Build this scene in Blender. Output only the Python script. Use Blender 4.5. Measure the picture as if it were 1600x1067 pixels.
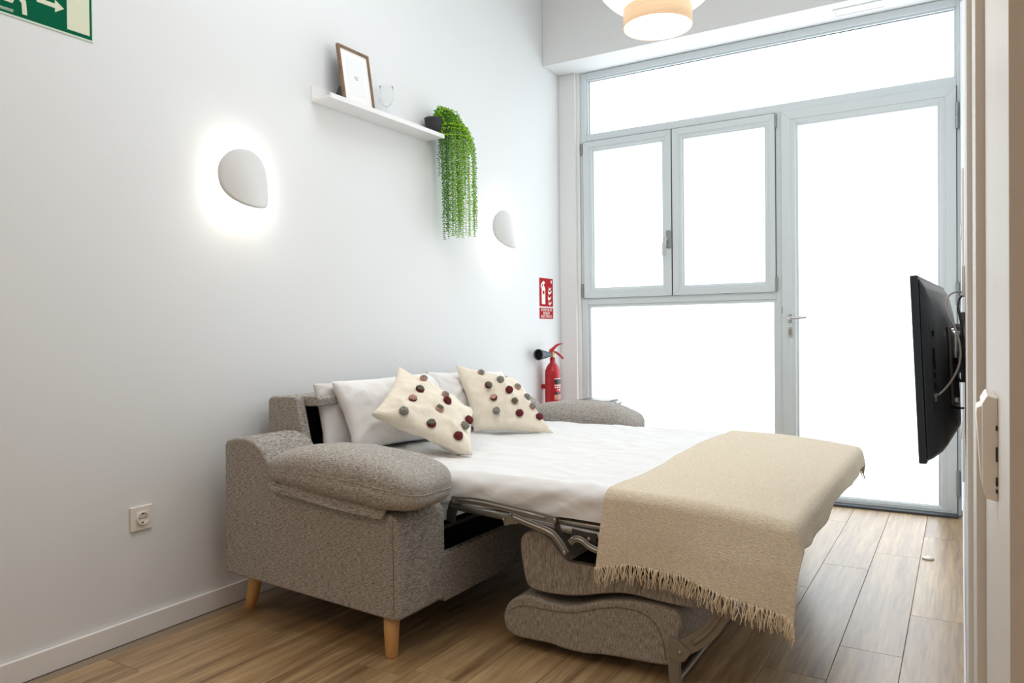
import bpy, bmesh, math, random
from mathutils import Vector, Matrix, noise
random.seed(7)
sc = bpy.context.scene
for o in list(bpy.data.objects):
    bpy.data.objects.remove(o)
COL = sc.collection
PI = math.pi

# ------------------------------------------------------------------ camera, world, lights, exposure
cam_d = bpy.data.cameras.new('camera')
cam_d.sensor_width = 36.0
cam_d.lens = 36.0 * 1171.97 / 1600.0
cam_d.clip_start = 0.01
cam = bpy.data.objects.new('camera', cam_d)
COL.objects.link(cam)
F = Vector((-0.51398292, 0.85770418, -0.0128488))
R = Vector((0.85779549, 0.51387152, -0.01108889))
U = R.cross(F)
cam.matrix_world = Matrix(((R.x, U.x, -F.x, 0), (R.y, U.y, -F.y, 0), (R.z, U.z, -F.z, 1.05), (0, 0, 0, 1)))
sc.camera = cam

sc.view_settings.view_transform = 'Standard'
sc.view_settings.look = 'None'
sc.view_settings.gamma = 1.0
sc.view_settings.exposure = 0.10
sc.view_settings.use_curve_mapping = False

world = bpy.data.worlds.new('world')
sc.world = world
world.use_nodes = True
world.node_tree.nodes['Background'].inputs[0].default_value = (0.85, 0.93, 1.0, 1)
world.node_tree.nodes['Background'].inputs[1].default_value = 1.0

GLASS_GLOW = 2.2           # daylight that the frosted panes pass on
LAMP_W = 1.35                # watts per sconce


def area_light(name, loc, target, sx, sy, power, color, spread=PI):
    d = bpy.data.lights.new(name, 'AREA')
    d.shape = 'RECTANGLE'; d.size = sx; d.size_y = sy
    d.energy = power; d.color = color; d.spread = spread
    o = bpy.data.objects.new(name, d)
    o.location = loc
    o.rotation_euler = (Vector(target) - Vector(loc)).to_track_quat('-Z', 'Y').to_euler()
    COL.objects.link(o)
    return o


# added fill lights without fixtures: cool one overhead, warm one behind the camera
area_light('overhead_fill_light', (-1.1, 1.9, 3.44), (-1.1, 1.9, 0), 1.6, 1.8, 26, (0.88, 0.95, 1.0))
area_light('rear_fill_light', (-1.3, -0.6, 3.42), (-1.3, 0.3, 0), 1.6, 1.4, 26, (1.0, 0.69, 0.43))


# ------------------------------------------------------------------ materials
def nodes_of(m):
    nt = m.node_tree
    return nt, nt.nodes, nt.links


def mat(name, color, rough=0.6, metal=0.0, bump=0.0, bump_scale=60.0, vary=0.0, vary_scale=8.0, spec=0.5,
        trans=0.0, sheen=0.0, subsurf=0.0, stretch=(1, 1, 1), alpha=1.0):
    m = bpy.data.materials.new(name)
    m.use_nodes = True
    nt, N, L = nodes_of(m)
    b = N['Principled BSDF']
    b.inputs['Base Color'].default_value = (*color, 1)
    b.inputs['Roughness'].default_value = rough
    b.inputs['Metallic'].default_value = metal
    b.inputs['Specular IOR Level'].default_value = spec
    b.inputs['Transmission Weight'].default_value = trans
    b.inputs['Sheen Weight'].default_value = sheen
    tc = N.new('ShaderNodeTexCoord')
    mp = N.new('ShaderNodeMapping')
    mp.inputs['Scale'].default_value = stretch
    L.new(tc.outputs['Object'], mp.inputs['Vector'])
    if vary > 0:
        n = N.new('ShaderNodeTexNoise')
        n.inputs['Scale'].default_value = vary_scale
        n.inputs['Detail'].default_value = 4
        L.new(mp.outputs[0], n.inputs['Vector'])
        r = N.new('ShaderNodeMapRange')
        r.inputs['From Min'].default_value = 0.3
        r.inputs['From Max'].default_value = 0.7
        r.inputs['To Min'].default_value = 1 - vary
        r.inputs['To Max'].default_value = 1 + vary
        L.new(n.outputs[0], r.inputs['Value'])
        v = N.new('ShaderNodeVectorMath'); v.operation = 'SCALE'
        v.inputs[0].default_value = color
        L.new(r.outputs[0], v.inputs['Scale'])
        L.new(v.outputs[0], b.inputs['Base Color'])
    if bump > 0:
        n2 = N.new('ShaderNodeTexNoise')
        n2.inputs['Scale'].default_value = bump_scale
        n2.inputs['Detail'].default_value = 3
        L.new(mp.outputs[0], n2.inputs['Vector'])
        bp = N.new('ShaderNodeBump')
        bp.inputs['Strength'].default_value = bump
        bp.inputs['Distance'].default_value = 0.01
        L.new(n2.outputs[0], bp.inputs['Height'])
        L.new(bp.outputs[0], b.inputs['Normal'])
    return m


def emit_mat(name, color, strength, base=(0.9, 0.9, 0.9)):
    m = mat(name, base, 0.5)
    b = m.node_tree.nodes['Principled BSDF']
    b.inputs['Emission Color'].default_value = (*color, 1)
    b.inputs['Emission Strength'].default_value = strength
    return m


def melange(name, c0, c1, stretch, scale=120, bump=0.35):
    """woven melange upholstery: streaky light and dark threads"""
    m = bpy.data.materials.new(name)
    m.use_nodes = True
    nt, N, L = nodes_of(m)
    b = N['Principled BSDF']
    b.inputs['Roughness'].default_value = 0.95
    b.inputs['Specular IOR Level'].default_value = 0.1
    tc = N.new('ShaderNodeTexCoord')
    mp = N.new('ShaderNodeMapping'); mp.inputs['Scale'].default_value = stretch
    L.new(tc.outputs['Object'], mp.inputs['Vector'])
    n = N.new('ShaderNodeTexNoise'); n.inputs['Scale'].default_value = scale; n.inputs['Detail'].default_value = 6
    n.inputs['Roughness'].default_value = 0.75
    L.new(mp.outputs[0], n.inputs['Vector'])
    mp2 = N.new('ShaderNodeMapping'); mp2.inputs['Scale'].default_value = tuple(1.6 / s for s in stretch)
    L.new(tc.outputs['Object'], mp2.inputs['Vector'])
    n2 = N.new('ShaderNodeTexNoise'); n2.inputs['Scale'].default_value = scale; n2.inputs['Detail'].default_value = 4
    L.new(mp2.outputs[0], n2.inputs['Vector'])
    mx = N.new('ShaderNodeMix'); mx.inputs[0].default_value = 0.35
    L.new(n.outputs[0], mx.inputs[2]); L.new(n2.outputs[0], mx.inputs[3])
    cr = N.new('ShaderNodeValToRGB')
    cr.color_ramp.elements[0].position = 0.43; cr.color_ramp.elements[0].color = (*c0, 1)
    cr.color_ramp.elements[1].position = 0.585; cr.color_ramp.elements[1].color = (*c1, 1)
    L.new(mx.outputs[0], cr.inputs[0])
    L.new(cr.outputs[0], b.inputs['Base Color'])
    bp = N.new('ShaderNodeBump'); bp.inputs['Strength'].default_value = bump; bp.inputs['Distance'].default_value = 0.003
    L.new(mx.outputs[0], bp.inputs['Height']); L.new(bp.outputs[0], b.inputs['Normal'])
    return m


def wood_mat(name, cols, stretch, scale, rough=0.4, rand=True, bump=0.05):
    m = bpy.data.materials.new(name)
    m.use_nodes = True
    nt, N, L = nodes_of(m)
    b = N['Principled BSDF']
    b.inputs['Roughness'].default_value = rough
    tc = N.new('ShaderNodeTexCoord')
    oi = N.new('ShaderNodeObjectInfo')
    mul = N.new('ShaderNodeMath'); mul.operation = 'MULTIPLY'; mul.inputs[1].default_value = 37.0
    L.new(oi.outputs['Random'], mul.inputs[0])
    add = N.new('ShaderNodeVectorMath'); add.operation = 'ADD'
    L.new(tc.outputs['Object'], add.inputs[0])
    if rand:
        L.new(mul.outputs[0], add.inputs[1])
    mp = N.new('ShaderNodeMapping'); mp.inputs['Scale'].default_value = stretch
    L.new(add.outputs[0], mp.inputs['Vector'])
    n0 = N.new('ShaderNodeTexNoise'); n0.inputs['Scale'].default_value = scale * 0.35; n0.inputs['Detail'].default_value = 2
    L.new(mp.outputs[0], n0.inputs['Vector'])
    n = N.new('ShaderNodeTexNoise'); n.inputs['Scale'].default_value = scale; n.inputs['Detail'].default_value = 8
    n.inputs['Roughness'].default_value = 0.65; n.inputs['Distortion'].default_value = 0.6
    L.new(mp.outputs[0], n.inputs['Vector'])
    mx = N.new('ShaderNodeMix'); mx.inputs[0].default_value = 0.45
    L.new(n.outputs[0], mx.inputs[2]); L.new(n0.outputs[0], mx.inputs[3])
    cr = N.new('ShaderNodeValToRGB')
    e = cr.color_ramp.elements
    e[0].position = 0.32; e[0].color = (*cols[0], 1)
    e[1].position = 0.68; e[1].color = (*cols[-1], 1)
    if len(cols) == 3:
        x = e.new(0.5); x.color = (*cols[1], 1)
    L.new(mx.outputs[0], cr.inputs[0])
    hs = N.new('ShaderNodeHueSaturation')
    L.new(cr.outputs[0], hs.inputs['Color'])
    if rand:
        mr = N.new('ShaderNodeMapRange')
        mr.inputs['To Min'].default_value = 0.88; mr.inputs['To Max'].default_value = 1.12
        L.new(oi.outputs['Random'], mr.inputs['Value']); L.new(mr.outputs[0], hs.inputs['Value'])
    L.new(hs.outputs[0], b.inputs['Base Color'])
    bp = N.new('ShaderNodeBump'); bp.inputs['Strength'].default_value = bump; bp.inputs['Distance'].default_value = 0.002
    L.new(mx.outputs[0], bp.inputs['Height']); L.new(bp.outputs[0], b.inputs['Normal'])
    return m


M = {}
M['wall'] = mat('white_wall_paint', (0.79, 0.805, 0.815), 0.75, bump=0.02, bump_scale=120, spec=0.3)
M['ceiling'] = mat('ceiling_paint', (0.87, 0.87, 0.87), 0.85)
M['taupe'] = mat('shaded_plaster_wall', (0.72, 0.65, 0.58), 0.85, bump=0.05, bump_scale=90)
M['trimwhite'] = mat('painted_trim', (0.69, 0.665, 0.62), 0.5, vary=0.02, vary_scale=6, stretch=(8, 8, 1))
M['base'] = mat('baseboard_white', (0.85, 0.83, 0.82), 0.4)
M['alu'] = mat('lacquered_window_frame', (0.69, 0.755, 0.785), 0.35, spec=0.5)
M['seam'] = mat('dark_gasket', (0.05, 0.06, 0.07), 0.6)
M['pane'] = emit_mat('frosted_lit_glass', (0.86, 0.94, 1.0), GLASS_GLOW)
M['hinge'] = mat('hinge_metal', (0.30, 0.33, 0.35), 0.35, 0.6)
M['chrome'] = mat('satin_metal', (0.62, 0.64, 0.66), 0.25, 0.9)
M['grout'] = mat('floor_grout', (0.27, 0.215, 0.155), 0.9)
M['plank'] = wood_mat('wood_look_tile', [(0.16, 0.09, 0.04), (0.36, 0.23, 0.112), (0.56, 0.40, 0.215)], (14.0, 0.8, 1.0), 4.5, rough=0.34)
M['plank'].node_tree.nodes['Principled BSDF'].inputs['Specular IOR Level'].default_value = 1.0
M['fabric'] = melange('grey_melange_upholstery', (0.145, 0.125, 0.108), (0.60, 0.565, 0.52), (0.22, 0.22, 1.7), 300)
M['fabric_v'] = melange('grey_melange_upholstery_upright_weave', (0.145, 0.12, 0.10), (0.57, 0.52, 0.46), (1.7, 1.0, 0.16), 300)
M['fabric_c'] = melange('cushion_melange', (0.19, 0.17, 0.15), (0.66, 0.625, 0.58), (0.30, 1.5, 1.2), 300)
M['seamcloth'] = mat('seam_thread', (0.12, 0.09, 0.065), 0.95)
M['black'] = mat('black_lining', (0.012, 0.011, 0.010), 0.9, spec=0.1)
M['legwood'] = wood_mat('beech_leg', [(0.55, 0.27, 0.09), (0.78, 0.45, 0.18)], (6, 6, 0.7), 6, rough=0.35)
M['metal'] = mat('grey_lacquered_steel', (0.30, 0.285, 0.26), 0.30, 0.65, bump=0.01)
M['metal_d'] = mat('dark_steel', (0.07, 0.065, 0.06), 0.4, 0.6)
M['rivet'] = mat('rivet_steel', (0.35, 0.33, 0.30), 0.3, 0.9)
M['legmetal'] = mat('taupe_lacquered_steel', (0.24, 0.205, 0.165), 0.45, 0.2)
M['sheet'] = mat('white_cotton_sheet', (0.84, 0.845, 0.85), 0.9, bump=0.15, bump_scale=25, spec=0.15, sheen=0.1)
M['pillow'] = mat('white_pillow_cotton', (0.85, 0.84, 0.84), 0.9, bump=0.35, bump_scale=12, spec=0.15)
M['pillow_g'] = mat('greyish_pillow_cotton', (0.66, 0.64, 0.65), 0.9, bump=0.10, bump_scale=16, spec=0.15)
M['cream'] = mat('cream_cotton_canvas', (0.85, 0.78, 0.66), 0.95, bump=0.25, bump_scale=45, spec=0.1, vary=0.03, vary_scale=30)
M['throw'] = mat('cream_boucle_wool', (0.86, 0.75, 0.59), 0.98, bump=0.65, bump_scale=280, spec=0.05, vary=0.10, vary_scale=120, sheen=0.15)
M['fringe'] = mat('cream_wool_fringe', (0.82, 0.70, 0.53), 0.95, spec=0.05, vary=0.15, vary_scale=60)
M['wine'] = mat('wine_wool', (0.16, 0.018, 0.022), 0.95, bump=1.0, bump_scale=220, vary=0.35, vary_scale=160)
M['pink'] = mat('pink_wool', (0.66, 0.38, 0.30), 0.95, bump=1.0, bump_scale=220, vary=0.3, vary_scale=160)
M['green'] = mat('sage_wool', (0.14, 0.16, 0.11), 0.95, bump=1.0, bump_scale=220, vary=0.3, vary_scale=160)
M['grey'] = mat('grey_wool', (0.30, 0.29, 0.25), 0.95, bump=1.0, bump_scale=220, vary=0.4, vary_scale=160)
M['shade'] = mat('matte_plaster_lamp', (0.70, 0.70, 0.69), 0.85, spec=0.2)
M['shelf'] = mat('white_laminate', (0.84, 0.84, 0.84), 0.4)
M['walnut'] = wood_mat('walnut_frame', [(0.14, 0.075, 0.04), (0.30, 0.18, 0.10)], (3, 3, 3), 14, rough=0.4)
M['paper'] = mat('white_paper', (0.88, 0.88, 0.87), 0.7)
M['paper2'] = mat('off_white_paper', (0.82, 0.84, 0.85), 0.6)
M['ink'] = mat('grey_ink', (0.25, 0.26, 0.28), 0.8)
M['blackplastic'] = mat('black_plastic', (0.02, 0.021, 0.024), 0.35)
M['tv'] = mat('tv_plastic_back', (0.022, 0.032, 0.045), 0.32, bump=0.05, bump_scale=300)
M['tv2'] = mat('tv_port_recess', (0.008, 0.009, 0.012), 0.3)
M['screen'] = mat('dark_screen', (0.01, 0.01, 0.012), 0.1)
M['cable_w'] = mat('grey_cable', (0.42, 0.40, 0.38), 0.5)
M['cable_b'] = mat('black_cable', (0.012, 0.012, 0.014), 0.4)
M['armgrey'] = mat('arm_grey', (0.20, 0.19, 0.18), 0.4, 0.3)
M['whiteplastic'] = mat('white_plastic', (0.82, 0.79, 0.74), 0.35)
M['darkslot'] = mat('dark_slot', (0.04, 0.035, 0.03), 0.6)
M['red'] = mat('red_lacquer', (0.46, 0.008, 0.015), 0.28)
M['brass'] = mat('brass', (0.75, 0.55, 0.18), 0.3, 0.9)
M['horn'] = mat('black_rubber_horn', (0.055, 0.075, 0.095), 0.5)
M['signred'] = mat('sign_red', (0.42, 0.018, 0.026), 0.8, spec=0.1)
M['signwhite'] = mat('sign_white', (0.86, 0.84, 0.80), 0.5)
M['signgreen'] = mat('sign_green', (0.0, 0.115, 0.053), 0.8, spec=0.1)
M['signcream'] = mat('photoluminescent_cream', (0.70, 0.73, 0.55), 0.5)
M['signcream2'] = mat('photoluminescent_edge', (0.62, 0.76, 0.62), 0.5)
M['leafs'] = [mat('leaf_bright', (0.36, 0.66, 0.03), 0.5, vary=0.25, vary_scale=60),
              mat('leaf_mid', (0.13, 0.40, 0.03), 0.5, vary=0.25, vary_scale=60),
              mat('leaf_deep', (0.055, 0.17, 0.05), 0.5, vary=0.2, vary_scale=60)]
M['stem'] = mat('plant_stem', (0.18, 0.30, 0.06), 0.6)
M['soil'] = mat('pot_soil', (0.03, 0.02, 0.015), 0.9)
M['pot'] = mat('charcoal_pot', (0.03, 0.03, 0.035), 0.7)
M['glass'] = mat('clear_glass', (0.98, 0.98, 0.98), 0.02, trans=1.0)
M['glass'].node_tree.nodes['Principled BSDF'].inputs['IOR'].default_value = 1.12
M['paperlamp'] = emit_mat('lit_paper_shade', (1.0, 0.96, 0.90), 0.85, (0.9, 0.88, 0.84))
M['diffuser'] = emit_mat('lit_diffuser', (1.0, 0.97, 0.90), 1.5)
M['veneer'] = wood_mat('backlit_wood_veneer', [(0.70, 0.46, 0.26), (0.90, 0.68, 0.46)], (1, 1, 14), 5, rough=0.5, rand=False)
_b = M['veneer'].node_tree.nodes['Principled BSDF']
_b.inputs['Emission Color'].default_value = (1.0, 0.70, 0.45, 1); _b.inputs['Emission Strength'].default_value = 0.30


# ------------------------------------------------------------------ object helpers
def link(name, bm, m, parent=None, smooth=False, bevel=0.0, seg=2, recalc=True):
    if recalc:
        bmesh.ops.recalc_face_normals(bm, faces=bm.faces[:])
    me = bpy.data.meshes.new(name)
    bm.to_mesh(me); bm.free()
    for mm in (m if isinstance(m, (list, tuple)) else [m]):
        me.materials.append(mm)
    if smooth:
        me.polygons.foreach_set('use_smooth', [True] * len(me.polygons))
    o = bpy.data.objects.new(name, me)
    COL.objects.link(o)
    if parent is not None:
        o.parent = parent
        o.matrix_parent_inverse = world_of(parent).inverted()
    if bevel > 0:
        md = o.modifiers.new('bevel', 'BEVEL'); md.width = bevel; md.segments = seg; md.limit_method = 'ANGLE'; md.angle_limit = 0.6
        me.polygons.foreach_set('use_smooth', [True] * len(me.polygons))
        try:
            md.harden_normals = True
        except Exception:
            pass
    return o


def world_of(o):
    m = o.matrix_basis.copy()
    if o.parent:
        m = world_of(o.parent) @ o.matrix_parent_inverse @ m
    return m


def tag(o, label=None, cat=None, group=None, kind=None):
    if label: o['label'] = label
    if cat: o['category'] = cat
    if group: o['group'] = group
    if kind: o['kind'] = kind
    return o


def thing(name, loc, label, cat, group=None, kind=None):
    o = bpy.data.objects.new(name, None)
    o.location = loc
    o.empty_display_size = 0.05
    COL.objects.link(o)
    return tag(o, label, cat, group, kind)


def box(bm, x0, x1, y0, y1, z0, z1):
    vs = [bm.verts.new(p) for p in ((x0, y0, z0), (x1, y0, z0), (x1, y1, z0), (x0, y1, z0), (x0, y0, z1), (x1, y0, z1), (x1, y1, z1), (x0, y1, z1))]
    for f in ((0, 3, 2, 1), (4, 5, 6, 7), (0, 1, 5, 4), (1, 2, 6, 5), (2, 3, 7, 6), (3, 0, 4, 7)):
        bm.faces.new([vs[i] for i in f])
    return bm


def boxo(name, dims, m, parent=None, bevel=0.0, seg=2):
    return link(name, box(bmesh.new(), *dims), m, parent, bevel=bevel, seg=seg)


def prism(bm, pts, axis, a, b):
    """polygon pts in the two other axes (in xyz order), extruded along axis from a to b"""
    def mk(p, t):
        return {'x': (t, p[0], p[1]), 'y': (p[0], t, p[1]), 'z': (p[0], p[1], t)}[axis]
    A = [bm.verts.new(mk(p, a)) for p in pts]
    B = [bm.verts.new(mk(p, b)) for p in pts]
    n = len(pts)
    bm.faces.new(A); bm.faces.new(B[::-1])
    for i in range(n):
        bm.faces.new([A[i], A[(i + 1) % n], B[(i + 1) % n], B[i]][::-1])
    return bm


def smooth_poly(pts, k=3):
    """Chaikin-rounded closed polygon"""
    for _ in range(k):
        q = []
        n = len(pts)
        for i in range(n):
            a, b = pts[i], pts[(i + 1) % n]
            q.append(tuple(a[j] * .75 + b[j] * .25 for j in range(len(a))))
            q.append(tuple(a[j] * .25 + b[j] * .75 for j in range(len(a))))
        pts = q
    return pts


def smooth_path(pts, k=2):
    for _ in range(k):
        q = [tuple(pts[0])]
        for a, b in zip(pts[:-1], pts[1:]):
            q.append(tuple(a[j] * .75 + b[j] * .25 for j in range(3)))
            q.append(tuple(a[j] * .25 + b[j] * .75 for j in range(3)))
        q.append(tuple(pts[-1]))
        pts = q
    return pts


def tube(bm, pts, r, seg=8, r1=None):
    pts = [Vector(p) for p in pts]
    rings = []
    up = Vector((0, 0, 1))
    t0 = (pts[1] - pts[0]).normalized()
    if abs(t0.dot(up)) > 0.95:
        up = Vector((1, 0, 0))
    u = (up - t0 * up.dot(t0)).normalized()
    for i, p in enumerate(pts):
        t = (pts[min(i + 1, len(pts) - 1)] - pts[max(i - 1, 0)]).normalized()
        u = (u - t * u.dot(t)).normalized()
        w = t.cross(u)
        rr = r if r1 is None else r + (r1 - r) * i / (len(pts) - 1)
        rings.append([bm.verts.new(p + (u * math.cos(2 * PI * k / seg) + w * math.sin(2 * PI * k / seg)) * rr) for k in range(seg)])
    for a, b in zip(rings[:-1], rings[1:]):
        for k in range(seg):
            bm.faces.new([a[k], a[(k + 1) % seg], b[(k + 1) % seg], b[k]])
    bm.faces.new(rings[0][::-1]); bm.faces.new(rings[-1])
    return bm


def band(bm, pts2, width, y0, y1):
    """flat bar of given width following a path in the x-z plane, from y0 to y1"""
    P = [Vector(p) for p in pts2]
    L_, R_ = [], []
    for i, p in enumerate(P):
        t = (P[min(i + 1, len(P) - 1)] - P[max(i - 1, 0)]).normalized()
        n = Vector((-t.y, t.x))
        L_.append(p + n * width / 2); R_.append(p - n * width / 2)
    rows = [[bm.verts.new((q.x, y, q.y)) for q in side] for side, y in ((L_, y0), (R_, y0), (R_, y1), (L_, y1))]
    for a, b in ((0, 1), (1, 2), (2, 3), (3, 0)):
        for i in range(len(P) - 1):
            bm.faces.new([rows[a][i], rows[a][i + 1], rows[b][i + 1], rows[b][i]])
    bm.faces.new([rows[k][0] for k in range(4)]); bm.faces.new([rows[k][-1] for k in range(4)][::-1])
    return bm


def lathe(bm, prof, c=(0, 0, 0), seg=24, axis=Vector((0, 0, 1)), closed_ends=True):
    c = Vector(c); axis = axis.normalized()
    q = Vector((0, 0, 1)).rotation_difference(axis)
    rings = []
    for r, z in prof:
        rings.append([bm.verts.new(c + q @ Vector((r * math.cos(2 * PI * k / seg), r * math.sin(2 * PI * k / seg), z))) for k in range(seg)])
    for a, b in zip(rings[:-1], rings[1:]):
        for k in range(seg):
            bm.faces.new([a[k], a[(k + 1) % seg], b[(k + 1) % seg], b[k]])
    if closed_ends:
        bm.faces.new(rings[0][::-1]); bm.faces.new(rings[-1])
    return bm


def pillow_point(C, u, v, side, T, pinch=0.06, power=0.45, wob=0.0, seed=0):
    a, b = 2 * u - 1, 2 * v - 1
    a2 = a * (1 - pinch * (1 - b * b)); b2 = b * (1 - pinch * (1 - a * a))
    uu, vv = (a2 + 1) / 2, (b2 + 1) / 2
    p = (C[0] * (1 - uu) + C[1] * uu) * (1 - vv) + (C[3] * (1 - uu) + C[2] * uu) * vv
    du = (C[1] - C[0]) * (1 - vv) + (C[2] - C[3]) * vv
    dv = (C[3] - C[0]) * (1 - uu) + (C[2] - C[1]) * uu
    n = du.cross(dv).normalized()
    h = max(0.0, (1 - a * a) * (1 - b * b)) ** power
    p = p + n * side * T * h
    if wob:
        s = Vector((seed * 3.1, 0, 0))
        e = min(1, 3 * (1 - abs(a)), 3 * (1 - abs(b)))
        w = noise.noise(p * 7 + s) + 0.6 * noise.noise(p * 18 + s)
        # creases running in from the corners
        w += 0.9 * abs(noise.noise(Vector((math.atan2(b - 1, a + 1) * 5, math.atan2(b + 1, a - 1) * 5, seed)))) * (abs(a * b)) * 1.2
        w += .8 * max(0, 1 - abs(noise.noise(p * 5.5 + s)) * 8) + .5 * max(0, 1 - abs(noise.noise(p * 11 + s)) * 6)
        p = p + n * side * wob * w * (0.30 + 0.55 * e)
    return p


def pillow_mesh(C, T, n=28, **kw):
    C = [Vector(c) for c in C]
    bm = bmesh.new()
    grid = {}
    for side in (1, -1):
        for i in range(n + 1):
            for j in range(n + 1):
                edge = i in (0, n) or j in (0, n)
                if edge and side == -1:
                    grid[(side, i, j)] = grid[(1, i, j)]
                    continue
                u = 0.5 - 0.5 * math.cos(PI * i / n) if False else i / n
                v = j / n
                # denser near the edges
                u = u + 0.06 * math.sin(2 * PI * u) * -1
                v = v + 0.06 * math.sin(2 * PI * v) * -1
                grid[(side, i, j)] = bm.verts.new(pillow_point(C, u, v, side, T, **kw))
        for i in range(n):
            for j in range(n):
                q = [grid[(side, i, j)], grid[(side, i + 1, j)], grid[(side, i + 1, j + 1)], grid[(side, i, j + 1)]]
                bm.faces.new(q if side == 1 else q[::-1])
    return bm


def text_mesh(txt, size, m, parent, mtx, name='lettering', depth=0.0006, align='CENTER', sx=1.0):
    cu = bpy.data.curves.new('text_curve', 'FONT')
    cu.body = txt; cu.size = size; cu.extrude = depth; cu.align_x = align; cu.align_y = 'CENTER'
    t = bpy.data.objects.new('text_tmp', cu)
    COL.objects.link(t)
    dg = bpy.context.evaluated_depsgraph_get(); dg.update()
    me = bpy.data.meshes.new_from_object(t.evaluated_get(dg))
    bpy.data.objects.remove(t); bpy.data.curves.remove(cu)
    me.transform(mtx @ Matrix.Diagonal((sx, 1, 1, 1)))
    me.materials.clear(); me.materials.append(m)
    me.name = name
    o = bpy.data.objects.new(name, me)
    COL.objects.link(o); o.parent = parent
    o.matrix_parent_inverse = world_of(parent).inverted()
    return o


def on_left_wall(x, y, z):
    """text facing +X: reads towards +Y"""
    return Matrix(((0, 0, 1, x), (1, 0, 0, y), (0, 1, 0, z), (0, 0, 0, 1)))


# ------------------------------------------------------------------ the setting
XL = -2.463     # left wall
YW = 4.83       # window frame face
H = 3.5
S = dict(kind='structure')
tag(boxo('wall_left', (XL - .12, XL, -2.2, 5.0, -0.05, H), M['wall']), 'long white wall behind the sofa bed', 'wall', **S)
tag(boxo('ceiling', (XL - .12, 1.6, -2.2, 5.0, H, H + .1), M['ceiling']), 'white ceiling', 'ceiling', **S)
tag(boxo('wall_back', (XL, 1.6, -2.2, -2.1, -0.05, H), M['wall']), 'white wall behind the camera', 'wall', **S)
tag(boxo('wall_beam', (XL, 0.15, 4.56, 5.0, 2.868, H), M['wall'], bevel=.004), 'white lintel beam above the window wall', 'beam', **S)
tag(boxo('wall_window_side', (XL, -2.335, 4.79, 5.0, -0.05, 2.868), M['wall'], bevel=.003), 'narrow white wall strip left of the window', 'wall', **S)
tag(boxo('trim_1', (-2.335, -2.312, 4.815, 5.0, 0.0, 2.868), M['shelf']), 'slim white edge strip left of the window frame', 'trim', **S)
tag(boxo('wall_right', (0.0085, .15, 1.43, 4.99, -0.05, H), M['wall']), 'white wall carrying the television', 'wall', **S)
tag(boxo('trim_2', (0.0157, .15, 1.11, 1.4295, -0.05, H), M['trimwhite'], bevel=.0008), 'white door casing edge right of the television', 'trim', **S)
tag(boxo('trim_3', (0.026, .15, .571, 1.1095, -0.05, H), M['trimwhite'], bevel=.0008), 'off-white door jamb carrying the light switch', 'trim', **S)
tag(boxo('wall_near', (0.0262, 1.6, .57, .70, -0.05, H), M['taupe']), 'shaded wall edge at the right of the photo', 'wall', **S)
tag(boxo('wall_hall', (1.5, 1.6, -2.1, .57, -0.05, H), M['wall']), 'white hallway wall behind the camera', 'wall', **S)
tag(boxo('baseboard_left', (XL, XL + .014, -2.1, 4.79, 0.0, .0735), M['base'], bevel=.002), 'low white baseboard along the long wall', 'baseboard', **S)
tag(boxo('baseboard_right', (0.0035, .0085, 1.44, 4.75, 0.0, .0735), M['base'], bevel=.001), 'white baseboard under the television wall', 'baseboard', **S)

floor = tag(boxo('floor', (XL - .1, 1.6, -2.2, 5.0, -0.06, -0.0025), M['grout']), 'wood-look plank tile floor', 'floor', **S)
PWID, PLEN, GAP = 0.1862, 1.19, 0.0018


def plank_mesh(w, l):
    bm = box(bmesh.new(), 0, w, 0, l, -0.008, 0.0)
    bmesh.ops.recalc_face_normals(bm, faces=bm.faces[:])
    bmesh.ops.bevel(bm, geom=[e for e in bm.edges if all(v.co.z > -0.001 for v in e.verts)], offset=0.0008, segments=1, affect='EDGES')
    me = bpy.data.meshes.new('plank'); bm.to_mesh(me); bm.free(); me.materials.append(M['plank'])
    return me


joints = {0: 3.08, 1: 2.67, 2: 2.387, 3: 2.02, 4: 2.83, 5: 2.45, 6: 2.15, 7: 3.02, 8: 1.78, 9: 1.45, 10: 2.25, 11: 1.83, 12: 1.40, -1: 2.3}
shared = {}
for k in range(-8, 13):
    xr_ = -0.163 + PWID - PWID * k
    x0, x1 = max(xr_ - PWID, XL + .001), min(xr_, 1.5)
    if x1 - x0 < .01:
        continue
    yj = joints.get(k, 1.0 + 0.37 * (k % 3))
    y = yj - PLEN * math.ceil((yj + 2.1) / PLEN)
    while y < 4.82:
        a, b = max(y, -2.1), min(y + PLEN, 4.82)
        if x1 > 0.01 and b > .57:
            b = min(b, 0.57) if x0 > -0.01 else b
        y += PLEN
        if b - a < .02:
            continue
        key = (round(x1 - x0, 4), round(b - a, 4))
        if key not in shared:
            shared[key] = plank_mesh(x1 - x0 - GAP, b - a - GAP)
        o = bpy.data.objects.new('plank', shared[key])
        COL.objects.link(o)
        o.location = (x0 + GAP / 2, a + GAP / 2, 0.0)
        o.parent = floor

# ------------------------------------------------------------------ window wall
win = thing('window_1', (-1.15, YW, 0), 'full height pale grey aluminium window wall with frosted panes', 'window', kind='structure')
FD = YW + .07
X0, X1 = -2.312, -0.001


def frame_bar(name, dims, parent=win):
    return boxo(name, dims, M['alu'], parent, bevel=.0025, seg=2)


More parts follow.
